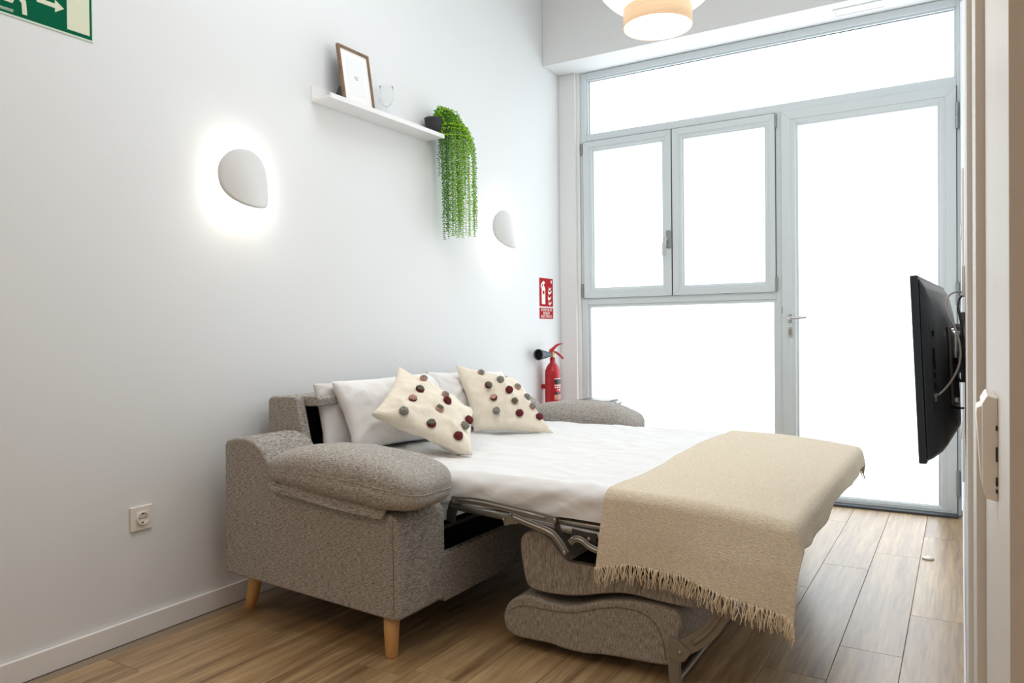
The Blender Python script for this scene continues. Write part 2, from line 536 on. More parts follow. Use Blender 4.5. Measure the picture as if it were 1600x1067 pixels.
frame_bar('frame_bar', (X0, X0 + .045, YW, FD, 0, 2.866))
frame_bar('frame_bar', (X1 - .018, X1, YW, FD, 0, 2.866))
frame_bar('frame_bar', (X0 + .045, X1 - .018, YW, FD, 2.822, 2.866))
frame_bar('frame_bar', (X0 + .045, X1 - .018, YW + .004, FD, 2.384, 2.425))
frame_bar('frame_bar', (-.980, -.948, YW, FD, 0, 2.384))
frame_bar('frame_bar', (X0 + .045, -.980, YW + .004, FD, 1.235, 1.278))
frame_bar('frame_bar', (X0 + .045, -.980, YW + .004, FD, 0.0, .06))


def bead_frame(parent, x0, x1, z0, z1, w=.014, yy=YW + .012, m='alu'):
    """glazing bead: ring of slim mitred strips round a pane"""
    bm = bmesh.new()
    for (a, b, c, d) in ((x0, x1, z0, z0 + w), (x0, x1, z1 - w, z1), (x0, x0 + w, z0 + w, z1 - w), (x1 - w, x1, z0 + w, z1 - w)):
        box(bm, a, b, yy, FD - .01, c, d)
    return link('glazing_bead', bm, M[m], parent, bevel=.002, seg=1)


def pane(parent, x0, x1, z0, z1, y=YW + .035):
    ob = boxo('pane', (x0, x1, y, y + .012, z0, z1), M['pane'], parent)
    # thin black gasket line on the top and left of the pane
    return ob


def gasket(parent, x0, x1, z0, z1, t=.003, yy=YW + .026):
    bm = bmesh.new()
    for (a, b, c, d) in ((x0, x1, z1 - t, z1), (x0, x0 + t, z0, z1 - t)):
        box(bm, a, b, yy, yy + .01, c, d)
    return link('gasket', bm, M['seam'], parent)


# top light and lower fixed light
bead_frame(win, X0 + .045, X1 - .018, 2.425, 2.822, .012)
pane(win, X0 + .055, X1 - .028, 2.434, 2.812)
gasket(win, X0 + .057, X1 - .030, 2.437, 2.810)
bead_frame(win, X0 + .045, -.980, .06, 1.235, .020)
pane(win, X0 + .062, -1.0, .078, 1.217)


def leaf(name, parent, x0, x1, z0, z1, gx0, gx1, gz0, gz1, yf):
    """mitred opening leaf with step, bead, pane"""
    r = parent
    bm = bmesh.new()
    o = [(x0, z0), (x1, z0), (x1, z1), (x0, z1)]
    i = [(gx0, gz0), (gx1, gz0), (gx1, gz1), (gx0, gz1)]

    def lerp(a, b, t):
        return (a[0] * (1 - t) + b[0] * t, a[1] * (1 - t) + b[1] * t)
    rings = [(o, YW + .03, 0), (o, yf, 0), (None, yf, .55), (None, yf + .006, .58), (None, yf + .006, .82), (None, yf + .014, .88), (None, yf + .014, 1.0), (None, YW + .05, 1.0)]
    vr = []
    for q, yy, t in rings:
        vr.append([bm.verts.new((lerp(o[k], i[k], t)[0], yy, lerp(o[k], i[k], t)[1])) for k in range(4)])
    for a, b in zip(vr[:-1], vr[1:]):
        for k in range(4):
            bm.faces.new([a[k], a[(k + 1) % 4], b[(k + 1) % 4], b[k]])
    for k in range(4):
        bm.faces.new([vr[0][k], vr[-1][k], vr[-1][(k + 1) % 4], vr[0][(k + 1) % 4]])
    link('leaf_frame' if name else 'leaf_frame', bm, M['alu'], r)
    boxo('pane', (gx0 - .005, gx1 + .005, YW + .034, YW + .046, gz0 - .005, gz1 + .005), M['pane'], r)
    # mitre joints at the four corners: hairline grooves
    bm = bmesh.new()
    for k in range(4):
        a, b = o[k], lerp(o[k], i[k], .55)
        d = Vector((b[0] - a[0], b[1] - a[1])).normalized(); n = Vector((-d.y, d.x)) * .0005
        vs = [bm.verts.new((a[0] + n.x, yf - .0003, a[1] + n.y)), bm.verts.new((b[0] + n.x, yf - .0003, b[1] + n.y)), bm.verts.new((b[0] - n.x, yf - .0003, b[1] - n.y)), bm.verts.new((a[0] - n.x, yf - .0003, a[1] - n.y))]
        bm.faces.new(vs)
    link('mitre_joint', bm, M['hinge'], r)


def hinge(parent, x, z0, z1, yf, r=.008):
    bm = bmesh.new()
    zm = (z0 + z1) / 2
    lathe(bm, [(r * .6, z0), (r, z0 + .003), (r, zm - .002), (r * .8, zm - .001), (r * .8, zm + .001), (r, zm + .002), (r, z1 - .003), (r * .6, z1)], (x, yf - r * .6, 0), 12)
    return link('hinge', bm, M['hinge'], parent, smooth=False)


def gap_lines(parent, rects, yy):
    bm = bmesh.new()
    for (a, b, c, d) in rects:
        box(bm, a, b, yy, yy + .004, c, d)
    return link('gasket', bm, M['seam'], parent)


cas_l = thing('window_2', (-1.96, YW, 1.28), 'left opening casement with lever handle and frosted pane', 'window', kind='structure')
leaf('c', cas_l, -2.288, -1.6475, 1.281, 2.378, -2.210, -1.712, 1.352, 2.308, YW - .012)
hinge(cas_l, -2.300, 2.292, 2.373, YW - .004); hinge(cas_l, -2.300, 1.283, 1.383, YW - .004)
hd = bmesh.new()
box(hd, -1.682, -1.650, YW - .026, YW - .012, 1.595, 1.712)
ho = link('handle', hd, M['hinge'], cas_l, bevel=.005)
hv = link('handle_lever', prism(bmesh.new(), smooth_poly([(-1.704, 1.54), (-1.680, 1.54), (-1.668, 1.64), (-1.668, 1.672), (-1.694, 1.67)], 2), 'y', YW - .052, YW - .036), M['chrome'], ho, bevel=.003)
hn = link('handle_neck', tube(bmesh.new(), [(-1.672, YW - .024, 1.652), (-1.672, YW - .040, 1.652)], .008, 10), M['chrome'], ho)
cas_r = thing('window_3', (-1.3, YW, 1.28), 'right opening casement beside the door with frosted pane', 'window', kind='structure')
leaf('c', cas_r, -1.6390, -.984, 1.281, 2.378, -1.563, -1.048, 1.345, 2.305, YW - .012)
hinge(cas_r, -.9795, 2.289, 2.378, YW - .004); hinge(cas_r, -.9795, 1.283, 1.372, YW - .004)
gap_lines(win, [(-1.6475, -1.6390, 1.28, 2.38), (-2.29, -.984, 1.2785, 1.281), (-.984, -.981, 1.28, 2.38), (-2.292, -2.288, 1.28, 2.38), (-2.29, -.984, 2.378, 2.381)], YW - .007)

door = thing('door_1', (-.48, YW, 0), 'tall frosted glass door with pale grey aluminium frame', 'door', kind='structure')
leaf('d', door, -.946, -.022, .014, 2.380, -.850, -.112, .048, 2.285, YW - .014)
hinge(door, -.0165, 2.14, 2.288, YW - .010, .010); hinge(door, -.0165, 1.17, 1.30, YW - .010, .010); hinge(door, -.0165, .11, .255, YW - .010, .010)
dh = bmesh.new()
box(dh, -.912, -.882, YW - .022, YW - .014, 1.085, 1.145)
dho = link('handle_plate', dh, M['chrome'], door, bevel=.004)
link('handle', tube(bmesh.new(), smooth_path([(-.897, YW - .02, 1.115), (-.897, YW - .06, 1.115), (-.885, YW - .066, 1.115), (-.795, YW - .064, 1.118)], 2), .009, 10), M['chrome'], door, smooth=True)
lk = link('lock_cylinder', prism(bmesh.new(), smooth_poly([(-.912, 1.0), (-.882, 1.0), (-.882, 1.062), (-.912, 1.062)], 2), 'y', YW - .022, YW - .014), M['chrome'], door, bevel=.002)
link('keyhole', prism(bmesh.new(), smooth_poly([(-.902, 1.012), (-.892, 1.012), (-.892, 1.048), (-.902, 1.048)], 2), 'y', YW - .024, YW - .021), M['rivet'], lk)
boxo('latch', (-.947, -.944, YW - .016, YW - .01, 1.145, 1.185), M['seam'], door)
tag(boxo('trim_4', (-.948, -.018, YW - .075, YW + .03, 0.0, .013), M['seam'], bevel=.002), 'dark door threshold strip on the floor', 'threshold', **S)
gap_lines(door, [(-.0225, -.0185, .02, 2.382), (-.948, -.944, .02, 2.382)], YW - .002)
# what closes the facade outside the frame
boxo_out = tag(boxo('wall_outside', (-3.2, 1.0, 6.6, 6.7, -0.3, 4.2), M['wall']), 'pale wall outside the frosted window', 'wall', **S)

# soffit vent
v = thing('soffit_vent', (-.49, 4.70, 2.868), 'small white rectangular grille in the lintel soffit above the door', 'vent')
bm = bmesh.new()
for d_ in ((-.628, -.361, 4.648, 4.656), (-.628, -.361, 4.746, 4.754), (-.628, -.618, 4.656, 4.746), (-.371, -.361, 4.656, 4.746)):
    box(bm, d_[0], d_[1], d_[2], d_[3], 2.862, 2.868)
link('vent_frame', bm, M['shelf'], v)
boxo('vent_panel', (-.616, -.373, 4.658, 4.744, 2.8645, 2.868), M['shelf'], v)

# ------------------------------------------------------------------ sofa bed
sofa = thing('sofa_bed', (-1.5, 2.85, 0), 'grey melange fabric sofa bed unfolded under the white sheet, beech legs', 'sofa bed')
arm_prof = [(-2.352, .168), (-2.347, .645), (-2.335, .662), (-2.290, .672), (-2.235, .674), (-2.19, .664), (-2.15, .640), (-2.12, .600), (-2.095, .555), (-2.06, .522), (-1.99, .500),
            (-1.80, .487), (-1.56, .472), (-1.535, .462), (-1.524, .445), (-1.523, .14), (-1.55, .134)]
AY = ((1.832, 2.082), (3.635, 3.885))
for ya, yb in AY:
    arm = link('armrest', prism(bmesh.new(), arm_prof, 'y', ya, yb), M['fabric'], sofa, bevel=.022, seg=4)
    # upholstery seams on the front edge
    link('seam', tube(bmesh.new(), [(-1.545, ya - .0005, .150), (-1.545, ya - .0000, .455)], .0009, 6), M['seamcloth'], arm)
    yc = (ya + yb) / 2
    near = ya < 3
    # puffy arm cushion
    bm = bmesh.new()
    cx, cz, hx, hy, hz = (-1.785, .562, .352, .146, .078) if near else (-1.800, .560, .340, .132, .082)
    NU, NV = 56, 28
    rows = []
    for i in range(NV + 1):
        ph = -PI / 2 + PI * i / NV
        row = []
        for k in range(NU):
            th = 2 * PI * k / NU
            sp = lambda t, e: math.copysign(abs(t) ** e, t)
            cxx = sp(math.cos(ph), .45) * sp(math.cos(th), .42); cyy = sp(math.cos(ph), .50) * sp(math.sin(th), .50); czz = sp(math.sin(ph), .72)
            x_ = hx * cxx; y_ = hy * cyy; z_ = hz * czz
            tt = (x_ / hx + 1) / 2
            z_ *= 0.80 + 0.30 * math.sin(PI / 2 * min(1, tt * 1.7)) - .06 * tt        # thin at the back, plump in front
            y_ *= 0.90 + 0.12 * tt
            z_ += .016 * math.sin(PI * tt) - .012 * max(0, tt - .75) / .25 - .008 + (0.02 * (1 - tt))
            w = noise.noise(Vector((x_ * 6, y_ * 9, z_ * 6 + ya))) * .009 + noise.noise(Vector((x_ * 28, y_ * 10, z_ * 8))) * .004
            nrm = Vector((cxx / hx, cyy / hy, czz / hz)).normalized()
            seam = math.exp(-(ph / .045) ** 2) * .004
            p = Vector((cx + x_, yc - (.03 if near else .0) + y_, cz + z_)) + nrm * (w - seam)
            row.append(p)
        rows.append(row)
    vv = [[bm.verts.new(p) for p in row] for row in rows[1:-1]]
    for a, b in zip(vv[:-1], vv[1:]):
        for k in range(NU):
            bm.faces.new([a[k], a[(k + 1) % NU], b[(k + 1) % NU], b[k]])
    bm.faces.new(vv[0][::-1]); bm.faces.new(vv[-1])
    cush = link('arm_cushion', bm, M['fabric_c'], sofa, smooth=True)
    # piping round the middle seam
    mid = rows[NV // 2]
    link('piping', tube(bmesh.new(), [tuple(p + (p - Vector((cx, yc, cz))).normalized() * .0008) for p in mid] + [tuple(mid[0])], .0022, 6), M['fabric_c'], cush)
    if near:
        # fabric flap under the cushion, lying on the outer side
        bm = bmesh.new()
        path = [(-2.085, .532), (-2.07, .515), (-2.02, .500), (-1.93, .492), (-1.80, .480), (-1.70, .474), (-1.60, .466), (-1.575, .466)]
        top = [(p[0] + .012, p[1] + (.034 if i > 1 else .012)) for i, p in enumerate(path)]
        A = [(bm.verts.new((p[0], ya - .024 - .004 * math.sin(i * 1.7), p[1] - .004)), bm.verts.new((p[0], ya - .016 - .004 * math.sin(i * 1.7), p[1] - .006))) for i, p in enumerate(path)]
        B = [(bm.verts.new((p[0], ya - .010, p[1])), bm.verts.new((p[0], ya + .0, p[1]))) for p in top]
        for i in range(len(path) - 1):
            bm.faces.new([A[i][0], A[i + 1][0], B[i + 1][0], B[i][0]])
            bm.faces.new([A[i][1], B[i][1], B[i + 1][1], A[i + 1][1]])
            bm.faces.new([A[i][0], A[i][1], A[i + 1][1], A[i + 1][0]])
            bm.faces.new([B[i][0], B[i + 1][0], B[i + 1][1], B[i][1]])
        bm.faces.new([A[0][0], B[0][0], B[0][1], A[0][1]]); bm.faces.new([A[-1][0], A[-1][1], B[-1][1], B[-1][0]])
        link('cushion_flap', bm, M['fabric'], sofa)
    # tapered beech legs
    for (tx, ty, tz, fx, fy) in ((-2.300, yc - .02, .17, -2.345, yc - .02), (-1.592, ya + .045, .145, -1.590, ya + .038)):
        link('leg', tube(bmesh.new(), [(fx, fy, 0.001), (fx + .0005, fy, .004), ((fx + tx) / 2, (fy + ty) / 2, tz / 2), (tx, ty, tz)], .0175, 20, .0275), M['legwood'], sofa, smooth=True)

# back shell
bm = prism(bmesh.new(), [(-2.405, .20), (-2.405, .785), (-2.39, .800), (-2.26, .805), (-2.246, .795), (-2.20, .60), (-2.20, .20)], 'y', 2.090, 2.135)
link('back_panel_end', bm, M['fabric'], sofa, bevel=.007, seg=2)
bm = prism(bmesh.new(), [(-2.405, .20), (-2.405, .785), (-2.39, .800), (-2.26, .805), (-2.246, .795), (-2.20, .60), (-2.20, .20)], 'y', 3.58, 3.625)
link('back_panel_end', bm, M['fabric'], sofa, bevel=.007, seg=2)
link('backrest_rail', prism(bmesh.new(), [(-2.40, .20), (-2.40, .785), (-2.385, .800), (-2.18, .805), (-2.168, .795), (-2.172, .765), (-2.30, .76), (-2.30, .20)], 'y', 2.136, 3.579), M['fabric'], sofa, bevel=.006, seg=2)
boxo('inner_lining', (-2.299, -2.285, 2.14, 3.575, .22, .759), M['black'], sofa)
# front rail and dark well behind it
boxo('front_rail', (-1.562, -1.528, 2.084, 3.633, .122, .288), M['fabric'], sofa, bevel=.008, seg=3)
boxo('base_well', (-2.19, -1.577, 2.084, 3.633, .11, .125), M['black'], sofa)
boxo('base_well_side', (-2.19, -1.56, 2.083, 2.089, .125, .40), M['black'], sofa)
link('well_bar', tube(bmesh.new(), [(-1.62, 2.09, .34), (-1.62, 3.63, .34)], .010, 8), M['metal_d'], sofa)

# folded seat sections under the foot of the bed
UY0, UY1 = 2.135, 3.53
up = smooth_poly([(-1.215, .203), (-1.240, .222), (-1.262, .352), (-1.242, .388), (-1.195, .402), (-1.152, .392), (-1.115, .338), (-1.088, .314), (-1.02, .312), (-.95, .312), (-.80, .305),
                  (-.60, .285), (-.598, .250), (-.615, .238), (-.70, .236), (-.768, .237), (-.866, .246), (-.935, .238), (-1.05, .206), (-1.154, .198)], 2)
upo = link('folded_back_section', prism(bmesh.new(), up, 'y', UY0, UY1), M['fabric_v'], sofa, bevel=.008, seg=3)
boxo('lining_board', (-1.075, -.64, UY0 + .012, UY1 - .01, .300, .3165), M['black'], upo)
link('lining_edge', tube(bmesh.new(), [(-1.085, UY0 + .006, .3165), (-.75, UY0 + .006, .309), (-.62, UY0 + .006, .296)], .0035, 6), M['seamcloth'], upo)
lo = smooth_poly([(-1.325, .100), (-1.306, .145), (-1.262, .176), (-1.205, .182), (-1.13, .168), (-1.05, .176), (-.96, .212), (-.88, .228), (-.80, .230), (-.735, .226), (-.706, .205), (-.712, .150), (-.716, .064),
                  (-.742, .052), (-.84, .046), (-.96, .042), (-1.02, .030), (-1.10, .030), (-1.14, .038), (-1.20, .036), (-1.285, .034), (-1.318, .058)], 2)
loo = link('folded_seat_section', prism(bmesh.new(), lo, 'y', UY0 - .005, UY1), M['fabric_v'], sofa, bevel=.010, seg=3)
# seam line on the near end of the seat section
sl = smooth_path([(-1.30, UY0 - .0065, .118), (-1.25, UY0 - .0065, .150), (-1.14, UY0 - .0065, .146), (-1.05, UY0 - .0065, .156), (-.95, UY0 - .0065, .194), (-.86, UY0 - .0065, .205), (-.80, UY0 - .0065, .190), (-.765, UY0 - .0065, .14), (-.755, UY0 - .0065, .07)], 2)
link('seam', tube(bmesh.new(), sl, .0009, 6), M['seamcloth'], loo)

# steel mechanism, near and far side
for side, ys in (('near', 2.107), ('far', 3.50)):
    d = 1 if side == 'near' else -1

    def bar(name, pts, w, y0=0.0, t=.006, m='metal', rid=True, k=1):
        pts3 = smooth_path([(p[0], 0, p[1]) for p in pts], k)
        bm = bmesh.new()
        band(bm, [(p[0], p[2]) for p in pts3], w, ys + y0, ys + y0 + t)
        o = link(name, bm, M[m], sofa, bevel=.0018, seg=2)
        if rid:   # pressed rib
            bm = bmesh.new()
            q = pts3[1:-1] if len(pts3) > 3 else [tuple(Vector(pts3[0]).lerp(Vector(pts3[-1]), .12)), tuple(Vector(pts3[0]).lerp(Vector(pts3[-1]), .88))]
            tube(bm, [(p[0], ys + y0 - .0005, p[2]) for p in q], w * .20, 8)
            link('pressed_rib', bm, M[m], o, smooth=True)
        return o

    def rivet(x, z, y0, r=.006, par=None):
        bm = bmesh.new()
        lathe(bm, [(r, 0), (r, .003), (r * .6, .005)], (x, ys + y0, z), 12, Vector((0, -1, 0)))
        link('rivet', bm, M['rivet'], par)

    b1 = bar('support_plate', [(-1.518, .395), (-1.515, .435), (-1.492, .478)], .040, .000, m='metal_d', rid=False)
    b2 = bar('upper_link', [(-1.500, .476), (-1.40, .481), (-1.25, .468), (-1.104, .452)], .026, -.010)
    rivet(-1.497, .474, -.011, .008, b2); rivet(-1.106, .452, -.011, .007, b2)
    tb = bmesh.new()
    tube(tb, [(-1.515, ys + .012, .449), (-1.29, ys + .012, .436), (-1.10, ys + .012, .424), (-.95, ys + .012, .415), (-.46, ys + .012, .400)], .0135, 12)
    b3 = link('frame_tube', tb, M['metal'], sofa, smooth=True)
    tb = bmesh.new()
    tube(tb, [(-1.50, ys + .030, .452), (-1.10, ys + .030, .440), (-.46, ys + .030, .425)], .011, 10)
    link('frame_tube', tb, M['metal'], sofa, smooth=True)
    b4 = bar('hinge_bracket', [(-1.302, .424), (-1.275, .434), (-1.245, .437)], .032, -.006, rid=False)
    rivet(-1.268, .452, -.010, .005, b4); rivet(-1.296, .432, -.010, .004, b4)
    b5 = bar('bent_link', [(-1.262, .448), (-1.20, .432), (-1.122, .415), (-1.095, .395), (-1.064, .352)], .024, -.016, .008, k=2)
    rivet(-1.068, .356, -.020, .007, b5)
    b6 = bar('drop_link', [(-1.108, .458), (-1.100, .425), (-1.094, .395)], .020, -.004, m='metal_d', rid=False)
    b7 = bar('swan_link', [(-1.052, .388), (-1.035, .405), (-1.012, .404), (-.985, .385), (-.955, .376), (-.90, .374)], .020, -.016, .008, k=2)
    rivet(-1.041, .405, -.018, .005, b7)
    b8 = bar('side_plate', [(-1.05, .418), (-1.00, .412), (-.965, .412)], .030, -.006, m='metal_d', rid=False)
    rivet(-.988, .408, -.008, .006, b8)
    # bowed foot with pivot plate
    yl = ys + .004
    bow = smooth_path([(-.585, 0, .40), (-.568, 0, .33), (-.577, 0, .258), (-.612, 0, .195), (-.66, 0, .148), (-.705, 0, .120)], 2)
    bm = bmesh.new(); band(bm, [(p[0], p[2]) for p in bow], .048, yl, yl + .018)
    bo = link('leg', bm, M['legmetal'], sofa, bevel=.004, seg=2)
    bm = bmesh.new(); tube(bm, [(p[0] - .002, yl - .0005, p[2]) for p in bow[4:-5]], .007, 8)
    link('pressed_rib', bm, M['legmetal'], bo, smooth=True)
    bm = bmesh.new(); prism(bm, [(-.732, .158), (-.700, .140), (-.672, .118), (-.690, .090), (-.712, .082), (-.738, .096)], 'y', yl - .008, yl)
    pv = link('pivot_plate', bm, M['legmetal'], sofa, bevel=.002)
    rivet(-.704, .114, yl - ys - .008, .006, pv)
    bm = bmesh.new(); band(bm, [(-.722, .110), (-.726, .06), (-.722, .002)], .034, yl - .002, yl + .020)
    link('leg', bm, M['legmetal'], sofa, bevel=.004)
# cross tubes joining the two sides
for (x, z) in ((-.722, .016), (-.59, .33), (-.46, .405)):
    link('cross_tube', tube(bmesh.new(), [(x, 2.115, z), (x, 3.50, z)], .010, 10), M['metal'], sofa, smooth=True)


def top_z(x):
    t = (x + 1.4) / 1.0
    if t <= 0: return .556
    return .556 - .004 * t - .038 * max(0, (x + .95) / .57) ** 2.2


link('mattress', prism(bmesh.new(), [(-2.28, .455), (-2.28, .545), (-1.4, .545), (-.95, .538), (-.62, .518), (-.425, .490), (-.412, .47), (-.42, .438), (-1.0, .452)], 'y', 2.145, 3.575), M['sheet'], sofa, bevel=.02, seg=3)

# ------------------------------------------------------------------ bed sheet
def sheet_mesh():
    bm = bmesh.new()
    xs = [-2.285 + (2.285 - .402) * i / 150 for i in range(151)]
    y0, y1, rr = 2.122, 3.600, .045
    prof = []     # (y, drop) across
    for i in range(9): prof.append((y0, .106 - (.106 - rr) * i / 8))
    for i in range(1, 7): a = PI / 2 * i / 6; prof.append((y0 + rr * (1 - math.cos(a)), rr * (1 - math.sin(a))))
    for i in range(1, 90): prof.append((y0 + rr + (y1 - y0 - 2 * rr) * i / 90, 0))
    for i in range(6, -1, -1): a = PI / 2 * i / 6; prof.append((y1 - rr * (1 - math.cos(a)), rr * (1 - math.sin(a))))
    for i in range(1, 6): prof.append((y1, rr + (.105 - rr) * i / 5))
    rows = []
    for ix, x in enumerate(xs):
        row = []
        zt = top_z(x)
        hang = 1.0 - .10 * max(0, (x + 1.2))
        for j, (y, dz) in enumerate(prof):
            p = Vector((x, y, zt + .006 - dz * hang))
            if dz < .002:
                w = .0045 * noise.noise(Vector((x * 2.2 - y * 3.0, y * 5 + x * 7.0, 0))) + .0028 * (1 - abs(noise.noise(Vector((x * 3.5, y * 9 + x * 2, 3.3)))) * 2.2)
                w += .004 * noise.noise(Vector((x * 1.5, y * 22 + 6 * noise.noise(Vector((x * 2, y * 2, 9))), 5)))
                w += .0035 * max(0, 1 - abs(noise.noise(Vector((x * 2.0 + 4, y * 7 + x * 3.2, 8)))) * 7) + .0025 * max(0, 1 - abs(noise.noise(Vector((x * 4.0, y * 12 - x * 2.2, 2)))) * 6)
                p.z += w * 1.3 * min(1, max(0, (-.94 - x) / .08))
            elif y < 2.5:
                fold = .006 * noise.noise(Vector((x * 9 + dz * 18, dz * 8, 1))) + .004 * abs(noise.noise(Vector((x * 22 - dz * 60, dz * 20, 4))))
                p.y -= max(-.002, fold * 1.3)
                p.z += .004 * noise.noise(Vector((x * 4, dz * 9, 7)))
            row.append(bm.verts.new(p))
        rows.append(row)
    for a, b in zip(rows[:-1], rows[1:]):
        for k in range(len(a) - 1):
            bm.faces.new([a[k], a[k + 1], b[k + 1], b[k]])
    # tucked foot edge
    last = rows[-1]
    tk = [bm.verts.new((v_.co.x + .004, v_.co.y, v_.co.z - .02 if v_.co.y > y0 + .001 and v_.co.z > .47 else v_.co.z)) for v_ in last]
    tk2 = [bm.verts.new((v_.co.x - .004, v_.co.y, min(v_.co.z, .43))) for v_ in tk]
    for k in range(len(last) - 1):
        bm.faces.new([last[k], last[k + 1], tk[k + 1], tk[k]]); bm.faces.new([tk[k], tk[k + 1], tk2[k + 1], tk2[k]])
    return bm


sh = link('bed_sheet', sheet_mesh(), M['sheet'], smooth=True, recalc=False)
tag(sh, 'white fitted sheet with soft wrinkles stretched over the pulled-out mattress', 'sheet')

# ------------------------------------------------------------------ throw
def smooth_min(d, r=.035):
    """arc-length from the edge -> (outward, drop) rounding an edge of radius r"""
    q = r * PI / 2
    if d <= 0: return 0.0, 0.0
    if d < q: a = d / r; return r * math.sin(a), r * (1 - math.cos(a))
    return r, r + (d - q)


def throw_point(s, t):
    """s: arc length from the near edge of the bed (negative: hangs down); t: 0 at inner edge, grows to the foot"""
    xe, ye, yf = -.405, 2.122, 3.59
    x_in = -.925 - .025 * min(1, max(0, s / 1.5)) + .012 * math.sin(s * 5)
    if s < 0: x_in = -.925 - .035 * min(1, -s / .28)
    x = x_in + (xe + .098 - x_in) * t / .645
    dv = max(0, x - xe)
    du = max(0, -s)
    df = max(0, s - (yf - ye))
    dd = du if du > 0 else df
    sgn = -1 if du > 0 else 1
    r = math.hypot(dd, dv)
    if r > 0:
        out, drop = smooth_min(r)
        cx_, cy_ = dv / r, dd / r
        flare = 0.16 * (2 * cx_ * cy_) * max(0, r - .03) + .10 * cx_ * max(0, r - .05)
        px = min(x, xe) + cx_ * (out + flare)
        py = (ye if du > 0 else (yf if df > 0 else ye + s)) + sgn * cy_ * (out + flare * .5)
        z = top_z(min(x, xe)) + .013 - drop
        # soft folds in the hanging parts
        amp = min(1, max(0, r - .04) / .12)
        if dv > 0 and dd == 0:
            px += .006 * amp * math.sin(s * 17 + 2 * math.sin(s * 5)) + .006 * amp
        if du > 0:
            py -= amp * (.010 + .010 * math.sin(x * 11 + 1.0) + .007 * noise.noise(Vector((x * 8, du * 5, 0))))
    else:
        px, py, z = x, ye + s, top_z(x) + .013
    z += .0035 + .0065 * noise.noise(Vector((px * 5, py * 5, 1.5))) * (1 if dd == 0 else .4)
    return Vector((px, py, z))


def hem_near(t):      # how far the near end hangs
    k = [(0, .262), (.12, .238), (.25, .238), (.40, .262), (.52, .268), (.62, .275)]
    for (a, b), (c, d) in zip(k[:-1], k[1:]):
        if t <= c:
            u = (t - a) / (c - a); u = u * u * (3 - 2 * u)
            return b + (d - b) * u
    return k[-1][1]


def throw_mesh():
    bm = bmesh.new()
    NT, NS = 130, 300
    tmax = .645
    front, back = [], []
    for i in range(NT + 1):
        t = tmax * i / NT
        colf, colb = [], []
        s0 = -hem_near(t); s1 = 1.455 + .13
        tm = 1.0
        for j in range(NS + 1):
            s = s0 + (s1 - s0) * j / NS
            tt = t * (1 + .0 * tm)
            # foot overhang varies a little along the bed
            tt = t * (1 + .012 * math.sin(s * 7) + .004 * math.sin(s * 19))
            p = throw_point(s, tt)
            n2 = noise.noise(p * 130) * .0010 + noise.noise(p * 230) * .0010
            p += Vector((.5, -.4, .75)) * n2
            colf.append(bm.verts.new(p))
        front.append(colf)
    for a, b in zip(front[:-1], front[1:]):
        for k in range(NS):
            bm.faces.new([a[k], b[k], b[k + 1], a[k + 1]])
    return bm


tw = link('throw_blanket', throw_mesh(), M['throw'], smooth=True, recalc=False)
md = tw.modifiers.new('thick', 'SOLIDIFY'); md.thickness = .007; md.offset = -1
tag(tw, 'cream boucle throw blanket with knotted fringe over the foot of the bed', 'throw')
bm = bmesh.new()
rf = random.Random(3)
for far in (0, 1):
    nfr = 215 if not far else 90
    for i in range(nfr):
        t = .645 * (i + rf.uniform(-.2, .2)) / (nfr - 1)
        t = min(.645, max(0, t))
        s = -hem_near(t) if not far else 1.455 + .13
        p = throw_point(s, t)
        L_ = rf.uniform(.040, .066) if not far else rf.uniform(.02, .035)
        a = rf.uniform(0, 6.28); w = rf.uniform(.001, .005); lean = rf.uniform(-.008, .009)
        pts = []
        for q in range(7):
            u = q / 6
            pts.append((p.x + lean * u + w * math.sin(a + u * 5), p.y - (.004 if not far else -.004) + w * math.cos(a + u * 4), p.z + .004 - L_ * u))
        tube(bm, pts, rf.uniform(.0015, .0023), 5, .0011)
fr = link('fringe', bm, M['fringe'], tw, smooth=True)
fr['kind'] = 'stuff'

# ------------------------------------------------------------------ pillows and cushions
def pillow(name, C, T, m, label, cat, group=None, **kw):
    o = link(name, pillow_mesh(C, T, **kw), m, smooth=True)
    return tag(o, label, cat, group)


PG = 'white bed pillows leaning on the sofa back'
PIL = [
    ('grey-white bed pillow hard against the sofa back at the near end', [(-2.185, 2.175, .575), (-2.12, 2.79, .575), (-2.20, 2.82, .845), (-2.235, 2.165, .850)], .045, 'pillow_g', 1),
    ('white bed pillow in front of the greyish one, behind the left pompom cushion', [(-2.085, 2.245, .582), (-1.985, 2.86, .575), (-2.165, 2.86, .860), (-2.170, 2.205, .858)], .062, 'pillow', 2),
    ('white bed pillow at the far end of the sofa back, behind the other one there', [(-2.19, 2.88, .575), (-2.17, 3.52, .575), (-2.235, 3.54, .830), (-2.235, 2.86, .835)], .040, 'pillow', 3),
    ('white bed pillow leaning behind the right pompom cushion', [(-2.07, 2.90, .580), (-2.05, 3.50, .580), (-2.165, 3.50, .838), (-2.150, 2.80, .866)], .058, 'pillow', 4),
]
for lab, C, T, m, sd in PIL:
    pillow('bed_pillow', C, T, M[m], lab, 'pillow', PG, n=34, pinch=.045, power=.42, wob=.016, seed=sd)

